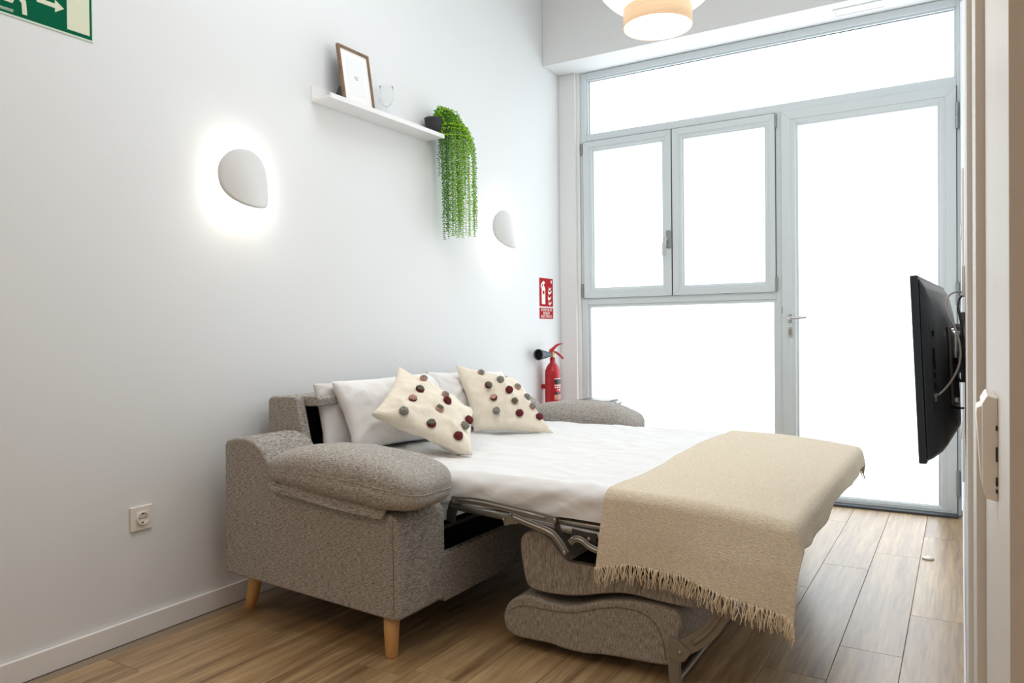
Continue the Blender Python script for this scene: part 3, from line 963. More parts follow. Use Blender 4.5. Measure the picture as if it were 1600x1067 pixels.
POM = {'wine': ('wine', 'wine'), 'wg': ('wine', 'green'), 'wp': ('wine', 'pink'), 'grey': ('grey', 'grey'), 'pg': ('pink', 'green'), 'pink': ('pink', 'grey')}
CG = 'pompom cushions on the sofa bed'
CUSH = [
    ('cream pompom cushion standing on its corner, leaning on the white pillow at the left',
     [(-1.617, 2.391, .575), (-1.86, 2.76, .69), (-2.071, 2.509, .906), (-1.915, 2.155, .742)], .066, 5, POMS1 if False else 1),
    ('cream pompom cushion leaning at the right, its lower edge flat on the sheet',
     [(-1.985, 2.950, .578), (-1.642, 3.110, .572), (-1.955, 3.300, .800), (-2.100, 2.970, .896)], .066, 6, 2),
]
POMUV = {1: [], 2: []}
#POMUV_BEGIN
POMUV[1] = [(0.825, 0.725, 'pink'), (0.5, 0.725, 'wg'), (0.312, 0.738, 'wp'), (0.062, 0.75, 'grey'), (0.075, 0.463, 'wg'), (0.325, 0.438, 'pg'), (0.5, 0.4, 'wine'), (0.613, 0.438, 'pink'), (0.237, 0.138, 'grey'), (0.438, 0.087, 'wine'), (0.075, 0.175, 'wine')]
POMUV[2] = [(0.275, 0.887, 'pink'), (0.287, 0.625, 'wg'), (0.338, 0.425, 'wp'), (0.35, 0.225, 'grey'), (0.512, 0.738, 'grey'), (0.575, 0.512, 'wine'), (0.787, 0.662, 'pink'), (0.637, 0.362, 'pg'), (0.85, 0.463, 'grey'), (0.662, 0.188, 'wine'), (0.887, 0.325, 'pink'), (0.925, 0.188, 'wine')]
#POMUV_END
for lab, C, T, sd, idx in CUSH:
    C = [Vector(c) for c in C]
    c = thing('throw_cushion', tuple((C[0] + C[1] + C[2] + C[3]) / 4), lab, 'cushion', CG)
    link('cushion_cover', pillow_mesh(C, T, n=36, pinch=.085, power=.46, wob=.018, seed=sd), M['cream'], c, smooth=True)
    rp = random.Random(idx)
    for (u_, v_, kind_) in POMUV[idx]:
        p = pillow_point(C, u_, v_, 1, T, pinch=.085, power=.46, wob=.018, seed=sd)
        e1 = pillow_point(C, u_ + .01, v_, 1, T, pinch=.085, power=.46, wob=.018, seed=sd) - p
        e2 = pillow_point(C, u_, v_ + .01, 1, T, pinch=.085, power=.46, wob=.018, seed=sd) - p
        nrm = e1.cross(e2).normalized()
        bm = bmesh.new()
        bmesh.ops.create_icosphere(bm, subdivisions=3, radius=1)
        sdv = Vector((rp.uniform(0, 99), 0, 0))
        sc_ = .0185 if kind_ in ('wine', 'wg', 'grey') else .017
        for vv_ in bm.verts:
            k = 1 + .16 * noise.noise(vv_.co * 4 + sdv) + .10 * noise.noise(vv_.co * 11 + sdv)
            vv_.co = vv_.co * k * sc_
        q = Vector((0, 0, 1)).rotation_difference(nrm)
        tilt = Vector((rp.uniform(-.5, .5), rp.uniform(-.5, .2), 1)).normalized()
        for f in bm.faces:
            cc = f.calc_center_median().normalized()
            f.material_index = 1 if cc.dot(tilt) > .5 + .3 * noise.noise(cc * 5 + sdv) else 0
            f.smooth = True
        for vv_ in bm.verts:
            vv_.co.z *= .8
            vv_.co = p + nrm * .008 + q @ vv_.co
        a_, b_ = POM[kind_]
        link('pompom', bm, [M[a_], M[b_]], c, recalc=True)

# ------------------------------------------------------------------ wall sconces
def sconce(y0, z0, label):
    s = thing('wall_sconce', (XL, y0, z0), label, 'wall lamp', 'plaster wall lamps on the long wall')
    Rr, n = .118, 40
    bm = bmesh.new()
    ctr = None
    rings = []

    def pt(r, th, off):
        ex = .80 if math.sin(th) < 0 else .95
        a = r * math.copysign(abs(math.cos(th)) ** ex, math.cos(th)); b = r * math.copysign(abs(math.sin(th)) ** ex, math.sin(th))
        low = (1 - b) / 2
        pr = .018 + (.035 + .060 * low) * (1 - a * a * .7)
        a_ = a; b_ = b * .96 - .08 * (1 - a * a) * low + .02
        return Vector((XL + pr - off, y0 + Rr * a_, z0 + Rr * b_))
    layers = []
    for off in (0, .006):
        vs = [[bm.verts.new(pt(k / 10, 2 * PI * q / n, off)) for q in range(n)] for k in range(1, 11)]
        c = bm.verts.new(pt(0, 0, off))
        for q in range(n):
            f = [c, vs[0][q], vs[0][(q + 1) % n]]
            bm.faces.new(f if off == 0 else f[::-1])
        for a, b in zip(vs[:-1], vs[1:]):
            for q in range(n):
                f = [a[q], b[q], b[(q + 1) % n], a[(q + 1) % n]]
                bm.faces.new(f if off == 0 else f[::-1])
        layers.append(vs[-1])
    for q in range(n):
        bm.faces.new([layers[0][q], layers[1][q], layers[1][(q + 1) % n], layers[0][(q + 1) % n]])
    link('lamp_shade', bm, M['shade'], s, smooth=True)
    link('wall_bracket', lathe(bmesh.new(), [(.030, 0), (.030, .012), (.012, .016), (.012, .05)], (XL, y0, z0), 16, Vector((1, 0, 0))), M['shelf'], s)
    d = bpy.data.lights.new('bulb', 'POINT'); d.energy = LAMP_W; d.color = (1.0, .93, .82); d.shadow_soft_size = .02
    for dz in (.055, -.06):
        lo_ = bpy.data.objects.new('bulb_light', d); lo_.location = (0.026, 0.0, dz); lo_.parent = s
        COL.objects.link(lo_)
    return s


sconce(2.004, 1.664, 'white plaster wall lamp glowing at the left, above the near arm of the sofa')
sconce(3.955, 1.683, 'white plaster wall lamp glowing right of the trailing plant')

# ------------------------------------------------------------------ picture ledge, frame, glass, plant
sf = thing('picture_ledge', (XL, 2.83, 2.09), 'slim white picture ledge high on the long wall', 'shelf')
boxo('shelf_board', (XL + .009, -2.352, 2.405, 3.238, 2.078, 2.090), M['shelf'], sf, bevel=.001)
boxo('back_lip', (XL, XL + .009, 2.405, 3.238, 2.078, 2.150), M['shelf'], sf, bevel=.001)
boxo('front_lip', (-2.352, -2.342, 2.405, 3.238, 2.076, 2.098), M['shelf'], sf, bevel=.001)

pf = thing('framed_picture', (-2.37, 2.60, 2.09), 'slim walnut picture frame with white mat leaning on the ledge', 'picture frame')
fw, fh, ft = .205, .268, .014
fm = Matrix.Translation((-2.357, 2.506, 2.0915)) @ Matrix.Rotation(math.radians(-8.5), 4, 'Y')   # local x out of wall, y along, z up
def fbox(name, dims, m, par, bevel=0.0):
    bm = box(bmesh.new(), *dims); bmesh.ops.transform(bm, matrix=fm, verts=bm.verts[:])
    return link(name, bm, m, par, bevel=bevel)
for nm, dd in (('frame_rail', (-ft, 0, 0, fw, 0, .013)), ('frame_rail', (-ft, 0, 0, fw, fh - .013, fh)), ('frame_rail', (-ft, 0, 0, .013, .013, fh - .013)), ('frame_rail', (-ft, 0, fw - .013, fw, .013, fh - .013))):
    fbox(nm, dd, M['walnut'], pf, .001)
fbox('mat_board', (-ft + .003, -.006, .013, fw - .013, .013, fh - .013), M['paper'], pf)
pr_ = fbox('print', (-.0062, -.0054, .045, fw - .045, .045, fh - .045), M['paper2'], pf)
for k, wd in enumerate((.026, .018)):
    fbox('print_mark', (-.0055, -.0048, fw / 2 - wd / 2, fw / 2 + wd / 2, fh * .50 - k * .010, fh * .50 - k * .010 + .0035), M['ink'], pr_)
bmx = bmesh.new()
prism(bmx, [(-ft - .001, .004), (-ft - .001, .075), (-ft - .012, .075), (-ft - .066, .012), (-ft - .066, .004)], 'y', .002, .13)
bmesh.ops.transform(bmx, matrix=fm, verts=bmx.verts[:])
link('easel_back', bmx, M['blackplastic'], pf)
fbox('back_board', (-ft - .001, -ft + .003, .004, fw - .004, .004, fh - .004), M['blackplastic'], pf)

gb = thing('glass_goblet', (-2.40, 2.84, 2.09), 'clear glass goblet on the white ledge, right of the picture frame', 'glass')
link('bowl', lathe(bmesh.new(), [(.004, .062), (.018, .070), (.033, .095), (.037, .130), (.034, .158), (.032, .158), (.035, .130), (.031, .097), (.016, .074), (.002, .068)], (-2.40, 2.84, 2.09), 24), M['glass'], gb, smooth=True)
link('stem', lathe(bmesh.new(), [(.004, .004), (.004, .025), (.008, .034), (.004, .043), (.004, .0615)], (-2.40, 2.84, 2.09), 16), M['glass'], gb, smooth=True)
link('foot', lathe(bmesh.new(), [(.030, .0005), (.030, .002), (.006, .004)], (-2.40, 2.84, 2.09), 24), M['glass'], gb, smooth=True)

pl = thing('trailing_plant', (-2.40, 3.215, 2.09), 'trailing green bead plant in a charcoal pot hanging off the ledge end', 'plant')
link('pot', lathe(bmesh.new(), [(.034, .001), (.047, .085), (.049, .095), (.044, .095), (.041, .080), (.001, .078)], (-2.400, 3.218, 2.09), 24), M["pot"], pl, smooth=True)
rp = random.Random(11)
lat = Vector((.83, .55, 0)); dep = Vector((-.55, .83, 0))


def strand(i, l_, d_, zend, mi):
    """one hanging string: rises out of the pot, bends over, falls"""
    base = Vector((-2.400, 3.222, 2.165))
    hang = Vector((-2.335, 3.345, 0)) + lat * l_ + dep * d_
    hang.x = max(hang.x, XL + .03)
    crest_z = (2.252 if l_ < -.02 else 2.255 - 8 * (l_ + .02) ** 2 - .28 * (l_ + .02)) - rp.uniform(0, .05) - max(0, -l_ - .06) * 1.2
    edge = base.lerp(hang, .45); edge.z = crest_z + .015
    ctrl = [base, Vector((base.x * .75 + hang.x * .25, base.y * .75 + hang.y * .25, crest_z + .005)), edge,
            Vector((hang.x * .9 + base.x * .1, hang.y * .9 + base.y * .1, crest_z + .004)), Vector((hang.x, hang.y, crest_z - .05)),
            Vector((hang.x, hang.y, crest_z - .14)), Vector((hang.x + rp.uniform(-.006, .006), hang.y + rp.uniform(-.008, .008), zend))]
    pts = [Vector(p) for p in smooth_path([tuple(c) for c in ctrl], 3)]
    # resample
    out = [pts[0]]; step = .0105; acc = 0
    for a, b in zip(pts[:-1], pts[1:]):
        seg = (b - a).length
        while acc + seg >= step:
            t = (step - acc) / seg
            a = a.lerp(b, t); out.append(a); seg = (b - a).length; acc = 0
        acc += seg
    bm = bmesh.new()
    tube(bm, [tuple(p) for p in out[::2] + [out[-1]]] if len(out) > 4 else [tuple(p) for p in out], .0011, 4)
    nst = len(bm.faces)
    for k, p in enumerate(out):
        for s_ in range(2 if k > 6 else 3):
            ang = k * 1.9 + s_ * PI + rp.uniform(-.5, .5)
            dr = Vector((math.cos(ang), math.sin(ang), rp.uniform(-.75, .05))).normalized()
            ln = rp.uniform(.0125, .0175) * (1.0 if k < len(out) - 8 else .75); wd = ln * .30
            sd_ = dr.cross(Vector((0, 0, 1))).normalized(); up_ = sd_.cross(dr)
            c0 = p; m_ = p + dr * ln * .55; tip = p + dr * ln
            q = [bm.verts.new(c0), bm.verts.new(m_ + sd_ * wd), bm.verts.new(m_ - sd_ * wd), bm.verts.new(m_ + up_ * wd * .7), bm.verts.new(m_ - up_ * wd * .7), bm.verts.new(tip)]
            for f in ((0, 1, 3), (0, 3, 2), (0, 2, 4), (0, 4, 1), (5, 3, 1), (5, 2, 3), (5, 4, 2), (5, 1, 4)):
                bm.faces.new([q[x] for x in f]).material_index = 1
    return link('strand', bm, [M['stem'], M['leafs'][mi]], pl)


ns = 50
for i in range(ns):
    l_ = -.098 + .196 * ((i * .618) % 1.0)
    d_ = rp.uniform(-.055, .055)
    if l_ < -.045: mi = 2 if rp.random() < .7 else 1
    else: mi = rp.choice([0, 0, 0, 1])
    if rp.random() < .55:
        zend = rp.uniform(1.555, 1.64) + (.06 if l_ < -.08 else 0)
    else:
        zend = rp.uniform(1.75, 2.05)
    strand(i, l_, d_, zend, mi)

# ------------------------------------------------------------------ signs
ex = thing('exit_sign', (XL, 1.25, 2.13), 'green and cream emergency exit sign high on the long wall, top left corner', 'sign')
SX = -2.460
boxo('sign_board', (XL, SX, 1.008, 1.433, 2.020, 2.240), M['signcream2'], ex, bevel=.001)
boxo('green_field', (SX, SX + .0006, 1.014, 1.4285, 2.0265, 2.2335), M['signgreen'], ex)
boxo('door_symbol', (SX + .0006, SX + .0012, 1.348, 1.4205, 2.038, 2.222), M['signcream'], ex)
link('arrow_symbol', prism(bmesh.new(), [(1.256, 2.091), (1.311, 2.091), (1.311, 2.078), (1.339, 2.098), (1.311, 2.118), (1.311, 2.105), (1.256, 2.105)], 'x', SX + .0006, SX + .0012), M['signcream'], ex)
bm = bmesh.new()
prism(bm, [(1.212, 2.070), (1.214, 2.037), (1.228, 2.038), (1.225, 2.080), (1.200, 2.112), (1.185, 2.100)], 'x', SX + .0006, SX + .0012)      # standing leg
prism(bm, [(1.120, 2.078), (1.124, 2.062), (1.186, 2.060), (1.205, 2.105), (1.188, 2.112), (1.176, 2.078)], 'x', SX + .0014, SX + .0020)     # trailing leg
prism(bm, [(1.180, 2.100), (1.212, 2.104), (1.232, 2.160), (1.200, 2.172), (1.186, 2.150)], 'x', SX + .0022, SX + .0028)                    # torso
prism(bm, [(1.226, 2.164), (1.250, 2.140), (1.268, 2.146), (1.266, 2.154), (1.250, 2.150), (1.232, 2.172)], 'x', SX + .0006, SX + .0012)     # fore arm
prism(bm, [(1.204, 2.172), (1.168, 2.168), (1.152, 2.136), (1.160, 2.132), (1.176, 2.156), (1.200, 2.160)], 'x', SX + .0006, SX + .0012)     # rear arm
prism(bm, [(1.240 + .0165 * math.cos(k * PI / 8), 2.196 + .0165 * math.sin(k * PI / 8)) for k in range(16)], 'x', SX + .0006, SX + .0012)   # head
link('running_man_symbol', bm, M['signcream'], ex)
bm = bmesh.new()
for r_ in range(3):
    y_ = 1.148
    while y_ < 1.188:
        w_ = rp.uniform(.0015, .004)
        box(bm, SX + .0006, SX + .001, y_, y_ + w_, 2.0335 + r_ * .0032 + (.0), 2.0355 + r_ * .0032)
        y_ += w_ + .0012
link('small_print', bm, M['signcream2'], ex)

fs = thing('fire_extinguisher_sign', (XL, 4.57, 1.28), 'small red fire extinguisher sign on the wall left of the window', 'sign')
boxo('sign_board', (XL, XL + .002, 4.473, 4.675, 1.135, 1.420), M['signwhite'], fs)
xs_ = XL + .002
boxo('red_field', (xs_, xs_ + .0006, 4.476, 4.672, 1.222, 1.417), M['signred'], fs)
boxo('caption_field', (xs_, xs_ + .0006, 4.476, 4.672, 1.138, 1.213), M['signred'], fs)
bm = bmesh.new()
A0, A1 = xs_ + .0006, xs_ + .0012
prism(bm, [(4.508, 1.238), (4.558, 1.238), (4.558, 1.345), (4.545, 1.362), (4.520, 1.362), (4.508, 1.345)], 'x', A0, A1)
prism(bm, [(4.528, 1.362), (4.540, 1.362), (4.540, 1.378), (4.556, 1.380), (4.552, 1.390), (4.535, 1.398), (4.512, 1.386), (4.494, 1.362), (4.500, 1.345), (4.508, 1.352), (4.512, 1.368), (4.526, 1.378)], 'x', A0, A1)
link('extinguisher_symbol', bm, M['signwhite'], fs)
boxo('symbol_mark', (A1, A1 + .0005, 4.522, 4.545, 1.308, 1.330), M['signred'], fs)
bm = bmesh.new()
for (oy, oz, k) in ((4.600, 1.312, 1.0), (4.596, 1.272, .95), (4.606, 1.238, .85), (4.610, 1.340, .7)):
    prism(bm, [(oy, oz), (oy + .020 * k, oz - .008 * k), (oy + .046 * k, oz + .006 * k), (oy + .050 * k, oz + .026 * k), (oy + .030 * k, oz + .012 * k), (oy + .012 * k, oz + .014 * k), (oy + .004 * k, oz + .032 * k)], 'x', A0, A1)
link('flames_symbol', bm, M['signwhite'], fs)
boxo('corner_mark', (A0, A1, 4.640, 4.656, 1.385, 1.405), M['signwhite'], fs)
for k, tx in enumerate(('EXTINTOR DE', 'RIESGO', 'ELÉCTRICO')):
    text_mesh(tx, .026, M['signwhite'], fs, on_left_wall(A0 + .0005, 4.574, 1.198 - k * .0225), name='lettering', sx=(.95, 1.1, 1.15)[k])

# ------------------------------------------------------------------ fire extinguisher
fe = thing('fire_extinguisher', (-2.385, 4.51, .20), 'red fire extinguisher with black horn in the corner behind the sofa', 'fire extinguisher')
EC = (-2.385, 4.512)
link('cylinder', lathe(bmesh.new(), [(.046, .24), (.053, .25), (.053, .755), (.050, .785), (.040, .812), (.026, .830), (.018, .838), (.018, .872)], (*EC, 0), 28), M['red'], fe, smooth=True)
link('wall_hook', box(bmesh.new(), XL, EC[0] - .045, EC[1] - .02, EC[1] + .02, .66, .69), M['red'], fe)
lb = bmesh.new()
a0, a1 = math.radians(-75), math.radians(0)
def arcstrip(bm, z0, z1, r=.0536, c=EC, a0=a0, a1=a1, n=12):
    v0 = [bm.verts.new((c[0] + r * math.cos(a0 + (a1 - a0) * k / n), c[1] + r * math.sin(a0 + (a1 - a0) * k / n), z0)) for k in range(n + 1)]
    v1 = [bm.verts.new((c[0] + r * math.cos(a0 + (a1 - a0) * k / n), c[1] + r * math.sin(a0 + (a1 - a0) * k / n), z1)) for k in range(n + 1)]
    for k in range(n): bm.faces.new([v0[k], v0[k + 1], v1[k + 1], v1[k]])
    return bm
link('label_sticker', arcstrip(bmesh.new(), .695, .728, a0=math.radians(-50), a1=math.radians(35)), M['blackplastic'], fe)
link('label_sticker', arcstrip(bmesh.new(), .728, .733, a0=math.radians(-50), a1=math.radians(35)), M['signwhite'], fe)
link('label_sticker', arcstrip(bmesh.new(), .628, .640, a0=math.radians(-50), a1=math.radians(35)), M['blackplastic'], fe)
link('label_sticker', arcstrip(bmesh.new(), .590, .622, a0=math.radians(-50), a1=math.radians(35)), M['pink'], fe)
bm = bmesh.new()
for z_, rows_ in ((.682, ((-48, -40), (-34, -22), (-16, -4), (2, 14))), (.668, ((-48, -36), (-30, -18), (-10, 4))), (.650, ((-12, 2), (-30, -26)))):
    for (p_, q_) in rows_:
        arcstrip(bm, z_, z_ + .009, .0540, a0=math.radians(p_), a1=math.radians(q_), n=3)
link('label_lettering', bm, M['signwhite'], fe)
link('valve', lathe(bmesh.new(), [(.012, .872), (.015, .876), (.015, .895), (.011, .898), (.011, .912)], (*EC, 0), 14), M['brass'], fe, smooth=True)
ld = Vector((.62, .78, 0)).normalized()
def P3(a, z, dp=0): return (EC[0] + ld.x * a, EC[1] + ld.y * a, z)
def lever(name, pts, w, par=fe):
    bm = bmesh.new(); rows_ = []
    sidev = Vector((-ld.y, ld.x, 0)) * w / 2
    for a, z, th in pts:
        c = Vector(P3(a, z)); rows_.append([bm.verts.new(c + sidev + Vector((0, 0, th))), bm.verts.new(c - sidev + Vector((0, 0, th))), bm.verts.new(c - sidev - Vector((0, 0, th))), bm.verts.new(c + sidev - Vector((0, 0, th)))])
    for r0, r1 in zip(rows_[:-1], rows_[1:]):
        for k in range(4): bm.faces.new([r0[k], r0[(k + 1) % 4], r1[(k + 1) % 4], r1[k]])
    bm.faces.new(rows_[0][::-1]); bm.faces.new(rows_[-1])
    return link(name, bm, M['red'], par, bevel=.002)
lever('squeeze_lever', [(-.020, .912, .014), (.004, .930, .013), (.025, .951, .009), (.050, .963, .005), (.076, .967, .002)], .024)
lever('carry_handle', [(.010, .912, .005), (.030, .905, .007), (.052, .888, .008), (.078, .864, .006)], .026)
hx0 = Vector((EC[0], EC[1], .892)); hx1 = Vector((EC[0] - .040 + .02, EC[1] - .165, .897))
hdv = (hx1 - hx0).normalized()
link('horn', lathe(bmesh.new(), [(.010, 0), (.012, .015), (.020, .055), (.037, .155), (.038, .166), (.034, .166), (.032, .150), (.012, .06)], tuple(hx0), 24, hdv), M['horn'], fe, smooth=True)
link('horn_mouth', lathe(bmesh.new(), [(.0325, .150), (.0325, .152)], tuple(hx0), 24, hdv), M['black'], fe)

# ------------------------------------------------------------------ side table behind the far arm
st = thing('side_table', (-1.92, 4.2, 0), 'small clear and white side table just behind the far sofa arm', 'side table')
link('table_top', lathe(bmesh.new(), [(.17, .612), (.172, .616), (.17, .620)], (-1.93, 4.2, 0), 32), M['glass'], st, smooth=False)
link('top_ring', lathe(bmesh.new(), [(.155, .594), (.158, .594), (.158, .600), (.155, .600)], (-1.93, 4.2, 0), 32, closed_ends=False), M['chrome'], st)
for k in range(3):
    a = k * 2.1 + .3
    link('leg', tube(bmesh.new(), [(-1.93 + .20 * math.cos(a), 4.2 + .20 * math.sin(a), 0.001), (-1.93 + .156 * math.cos(a), 4.2 + .156 * math.sin(a), .612)], .006, 8), M['chrome'], st)
tb_ = boxo('tablet', (-2.00, -1.80, 4.10, 4.26, .6205, .634), M['tv2'], bevel=.002)
tag(tb_, 'thin black tablet lying on the small side table', 'tablet')

# ------------------------------------------------------------------ power socket
so = thing('power_socket', (XL, 1.572, .415), 'white square wall socket left of the sofa', 'socket')
boxo('cover_plate', (XL, XL + .009, 1.531, 1.613, .373, .457), M['whiteplastic'], so, bevel=.003, seg=3)
boxo('insert_plate', (XL + .009, XL + .0105, 1.548, 1.596, .391, .439), M['whiteplastic'], so, bevel=.0008)
sk = link('socket_ring', lathe(bmesh.new(), [(.0225, 0), (.0225, .006), (.0195, .006), (.0188, .0008), (.0008, .0008)], (XL + .0105, 1.572, .415), 28, Vector((1, 0, 0))), M['whiteplastic'], so, smooth=False)
for dy, dz, r_ in ((.0, .0, .0025), (.0, -.0165, .004), (.0, .0165, .004), (-.0095, .0, .0026), (.0095, .0, .0026)):
    link('socket_hole', lathe(bmesh.new(), [(r_, 0), (r_, .0006)], (XL + .0112, 1.572 + dy, .415 + dz), 12, Vector((1, 0, 0))), M['darkslot'], sk)

# ------------------------------------------------------------------ television on its arm
tv = thing('television', (-.05, 2.35, .95), 'black flat television on a wall arm, seen from its back edge', 'television')
ang = math.radians(3.3)       # yaw of the set
tl = math.radians(-2.3)       # tilt
TM = Matrix.Translation((-.078, 2.0, .729)) @ Matrix.Rotation(-ang, 4, 'Z') @ Matrix.Rotation(tl, 4, 'Y')
TW, TH = .73, .444


def tvp(bm):
    bmesh.ops.transform(bm, matrix=TM, verts=bm.verts[:]); return bm


# local: x towards the wall, y along the width, z up
link('screen_panel', tvp(box(bmesh.new(), -.009, .008, 0, TW, 0, TH)), M['tv'], tv, bevel=.003)
link('screen_glass', tvp(box(bmesh.new(), -.0098, -.0088, .014, TW - .014, .016, TH - .012)), M['screen'], tv)
bm = bmesh.new()
rings = []
for (x_, iy0, iy1, z0_, z1_) in ((.008, .002, TW - .002, .004, TH - .004), (.020, .018, TW - .018, .010, TH - .028), (.034, .075, TW - .075, .018, TH - .085), (.042, .13, TW - .13, .028, TH - .125), (.045, .15, TW - .15, .045, TH - .15)):
    rings.append([bm.verts.new((x_, a, b)) for a, b in ((iy0, z0_), (iy1, z0_), (iy1, z1_), (iy0, z1_))])
for a, b in zip(rings[:-1], rings[1:]):
    for k in range(4): bm.faces.new([a[k], a[(k + 1) % 4], b[(k + 1) % 4], b[k]])
bm.faces.new(rings[-1]); bm.faces.new(rings[0][::-1])
link('back_casing', tvp(bm), M['tv'], tv, bevel=.008, seg=3)
# port panel on the near flank of the casing
pp = link('port_panel', tvp(prism(bmesh.new(), [(.0215, .036), (.0310, .078), (.0345, .078), (.0245, .034)], 'z', .12, .335)), M['tv2'], tv, bevel=.0008)
for z_, h_, r_ in ((.305, .014, 0), (.245, .05, 0), (.205, .014, 0), (.180, .014, 0), (.150, .014, 1)):
    link('port', tvp(prism(bmesh.new(), [(.0262, .046), (.0290, .058), (.0310, .058), (.0272, .044)], 'z', z_ - h_ / 2, z_ + h_ / 2)), M['chrome' if r_ else 'black'], pp, bevel=.0005)
link('antenna_socket', tvp(lathe(bmesh.new(), [(.005, 0), (.005, .006), (.003, .007)], (.0255, .050, .158), 12, Vector((.95, -.3, 0)))), M['chrome'], pp)
link('screw', tvp(lathe(bmesh.new(), [(.003, 0), (.003, .002)], (.018, .03, TH - .075), 10, Vector((1, -.3, .3)))), M['rivet'], tv)
link('vesa_plate', tvp(box(bmesh.new(), .0455, .053, TW / 2 - .12, TW / 2 + .10, .12, .32)), M['armgrey'], tv, bevel=.002)
for zz in (.13, .31):
    link('mount_screw', tvp(lathe(bmesh.new(), [(.006, 0), (.006, .008), (.004, .010)], (.053, TW / 2 - .10, zz), 12, Vector((1, 0, 0)))), M['chrome'], tv)

ma = thing('tv_wall_arm', (0.0085, 2.42, .98), 'grey articulated wall bracket behind the television', 'bracket')
boxo('wall_plate', (-.002, .0085, 2.36, 2.48, .90, 1.09), M['armgrey'], ma, bevel=.002)
link('arm_joint', lathe(bmesh.new(), [(.050, 0), (.054, .003), (.054, .010), (.040, .014)], (-.001, 2.30, 1.005), 28, Vector((-.92, -.38, 0))), M['armgrey'], ma, smooth=True)
link('arm_bar', tube(bmesh.new(), [(.0, 2.42, 1.0), (-.018, 2.40, .975), (-.028, 2.37, .95)], .010, 10), M['chrome'], ma, smooth=True)
link('arm_knuckle', lathe(bmesh.new(), [(.018, -.03), (.020, -.02), (.020, .03), (.018, .04)], (-.012, 2.27, 1.0), 16), M['chrome'], ma, smooth=True)

# wall outlet plate and cables
ol = tag(boxo('cable_outlet', (.001, .0085, 2.28, 2.36, 1.13, 1.21), M['whiteplastic'], bevel=.002), 'white cable outlet plate on the wall behind the television top', 'socket')
cb1 = link('antenna_cable', tube(bmesh.new(), smooth_path([(.004, 2.31, 1.140), (-.010, 2.27, 1.143), (-.030, 2.24, 1.132), (-.036, 2.22, 1.105), (-.026, 2.20, 1.075), (-.010, 2.18, 1.04), (-.002, 2.16, 1.00), (-.002, 2.14, .965), (-.012, 2.12, .935), (-.030, 2.085, .905), (-.047, 2.052, .889)], 3), .0026, 8), M['cable_w'], smooth=True)
tag(cb1, 'pale grey aerial cable curling behind the television', 'cable')
cb2 = link('power_cable', tube(bmesh.new(), smooth_path([(.003, 2.32, 1.135), (-.008, 2.30, 1.12), (-.006, 2.28, 1.09), (.002, 2.26, 1.05), (-.002, 2.24, 1.00), (-.008, 2.22, .97), (-.002, 2.20, .945), (.003, 2.18, .925), (-.002, 2.17, .912), (-.008, 2.17, .925), (-.005, 2.19, .945), (.002, 2.22, .955)], 3), .0030, 8), M['cable_b'], smooth=True)
tag(cb2, 'black power cord looped on the wall behind the television', 'cable')
cb3 = link('power_cable', tube(bmesh.new(), smooth_path([(-.035, 2.28, .853), (-.020, 2.22, .846), (-.004, 2.20, .845), (.006, 2.20, .846)], 2), .0026, 8), M['cable_b'], smooth=True)
tag(cb3, 'short black lead running straight from the lower television casing to the wall', 'cable')

# tall slim white panel with two discs behind the television
wp = thing('wall_panel', (.004, 3.4, .9), 'tall slim white panel with round steel discs behind the television', 'wall panel')
boxo('panel_board', (.0012, .0085, 3.15, 3.55, .49, 1.62), M['shelf'], wp, bevel=.002)
for z_ in (1.405, .665):
    link('disc', lathe(bmesh.new(), [(.034, 0), (.030, .0022), (.018, .0036), (.001, .0042)], (.0012, 3.25, z_), 24, Vector((-1, 0, 0))), M['hinge'], wp, smooth=True)

# ------------------------------------------------------------------ light switch on the near jamb
sw = thing('light_switch', (.026, .77, .945), 'white rocker light switch on the near door jamb, seen edge-on', 'switch')
link('switch_frame', prism(bmesh.new(), [(.026, .903), (.0175, .905), (.0148, .915), (.0148, .985), (.0185, .992), (.026, .990)], 'y', .745, .828), M['whiteplastic'], sw, bevel=.0008)
link('rocker', prism(bmesh.new(), [(.0148, .915), (.0142, .917), (.0108, .975), (.0112, .980), (.0148, .982)], 'y', .762, .812), M['whiteplastic'], sw, bevel=.0005)
for z_, h_ in ((.965, .004), (.943, .012), (.920, .007), (.912, .003)):
    boxo('slot', (.0243, .0262, .7438, .7452, z_ - h_ / 2, z_ + h_ / 2), M['darkslot'], sw)

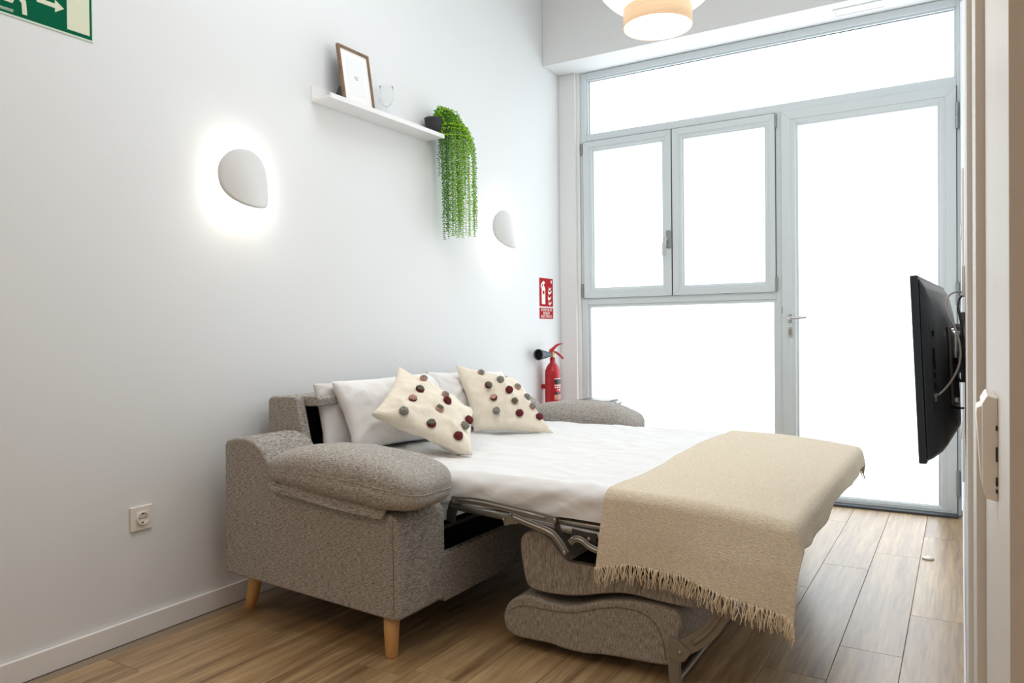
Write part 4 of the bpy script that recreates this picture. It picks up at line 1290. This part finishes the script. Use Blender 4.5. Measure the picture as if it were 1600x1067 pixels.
# ------------------------------------------------------------------ pendant lamp
pd = thing('pendant_lamp', (-1.005, 2.80, 2.21), 'white paper pendant lamp with a wooden lower ring, lit', 'pendant lamp')
PC = (-1.005, 2.80)
link('wood_ring', lathe(bmesh.new(), [(.130, 2.222), (.1315, 2.224), (.1315, 2.292), (.1295, 2.292), (.1290, 2.224)], (*PC, 0), 64, closed_ends=False), M['veneer'], pd, smooth=True)
link('ring_rib', lathe(bmesh.new(), [(.1318, 2.225), (.1322, 2.227), (.1318, 2.229)], (*PC, 0), 64, closed_ends=False), M['veneer'], pd)
link('diffuser', lathe(bmesh.new(), [(.127, 2.226), (.127, 2.229)], (*PC, 0), 64), M['diffuser'], pd)
link('cross_wire', tube(bmesh.new(), [(PC[0] - .109, PC[1] - .065, 2.2248), (PC[0] + .109, PC[1] + .065, 2.2248)], .0009, 6), M['cable_w'], pd)
prof = []
for k in range(121):
    a = -PI / 2 + PI * (k / 120) * .93 + .30
    a = min(a, PI / 2 - .25)
    r_ = .245 * math.cos(a); z_ = 2.452 + .185 * math.sin(a)
    rb = .0022 * abs(math.sin(k * PI / 3.0))
    prof.append((r_ + rb, z_))
link('paper_shade', lathe(bmesh.new(), prof, (*PC, 0), 72, closed_ends=False), M['paperlamp'], pd, smooth=True)
link('cord', tube(bmesh.new(), [(*PC, 2.60), (*PC, H - .03)], .003, 8), M['whiteplastic'], pd)
link('ceiling_rose', lathe(bmesh.new(), [(.05, H - .03), (.05, H - .002)], (*PC, 0), 24), M['whiteplastic'], pd)
d = bpy.data.lights.new('pendant_bulb', 'POINT'); d.energy = 8; d.color = (1.0, .90, .76); d.shadow_soft_size = .12
lo_ = bpy.data.objects.new('pendant_glow', d); lo_.location = (*PC, 2.14); COL.objects.link(lo_)

# ------------------------------------------------------------------ small thing on the floor
tag(link('plastic_cap', lathe(bmesh.new(), [(.024, .001), (.025, .005), (.020, .0075), (.006, .009)], (-.133, 3.87, 0), 20), M['whiteplastic'], smooth=True), 'small white plastic cap lying on the floor planks near the door', 'cap')
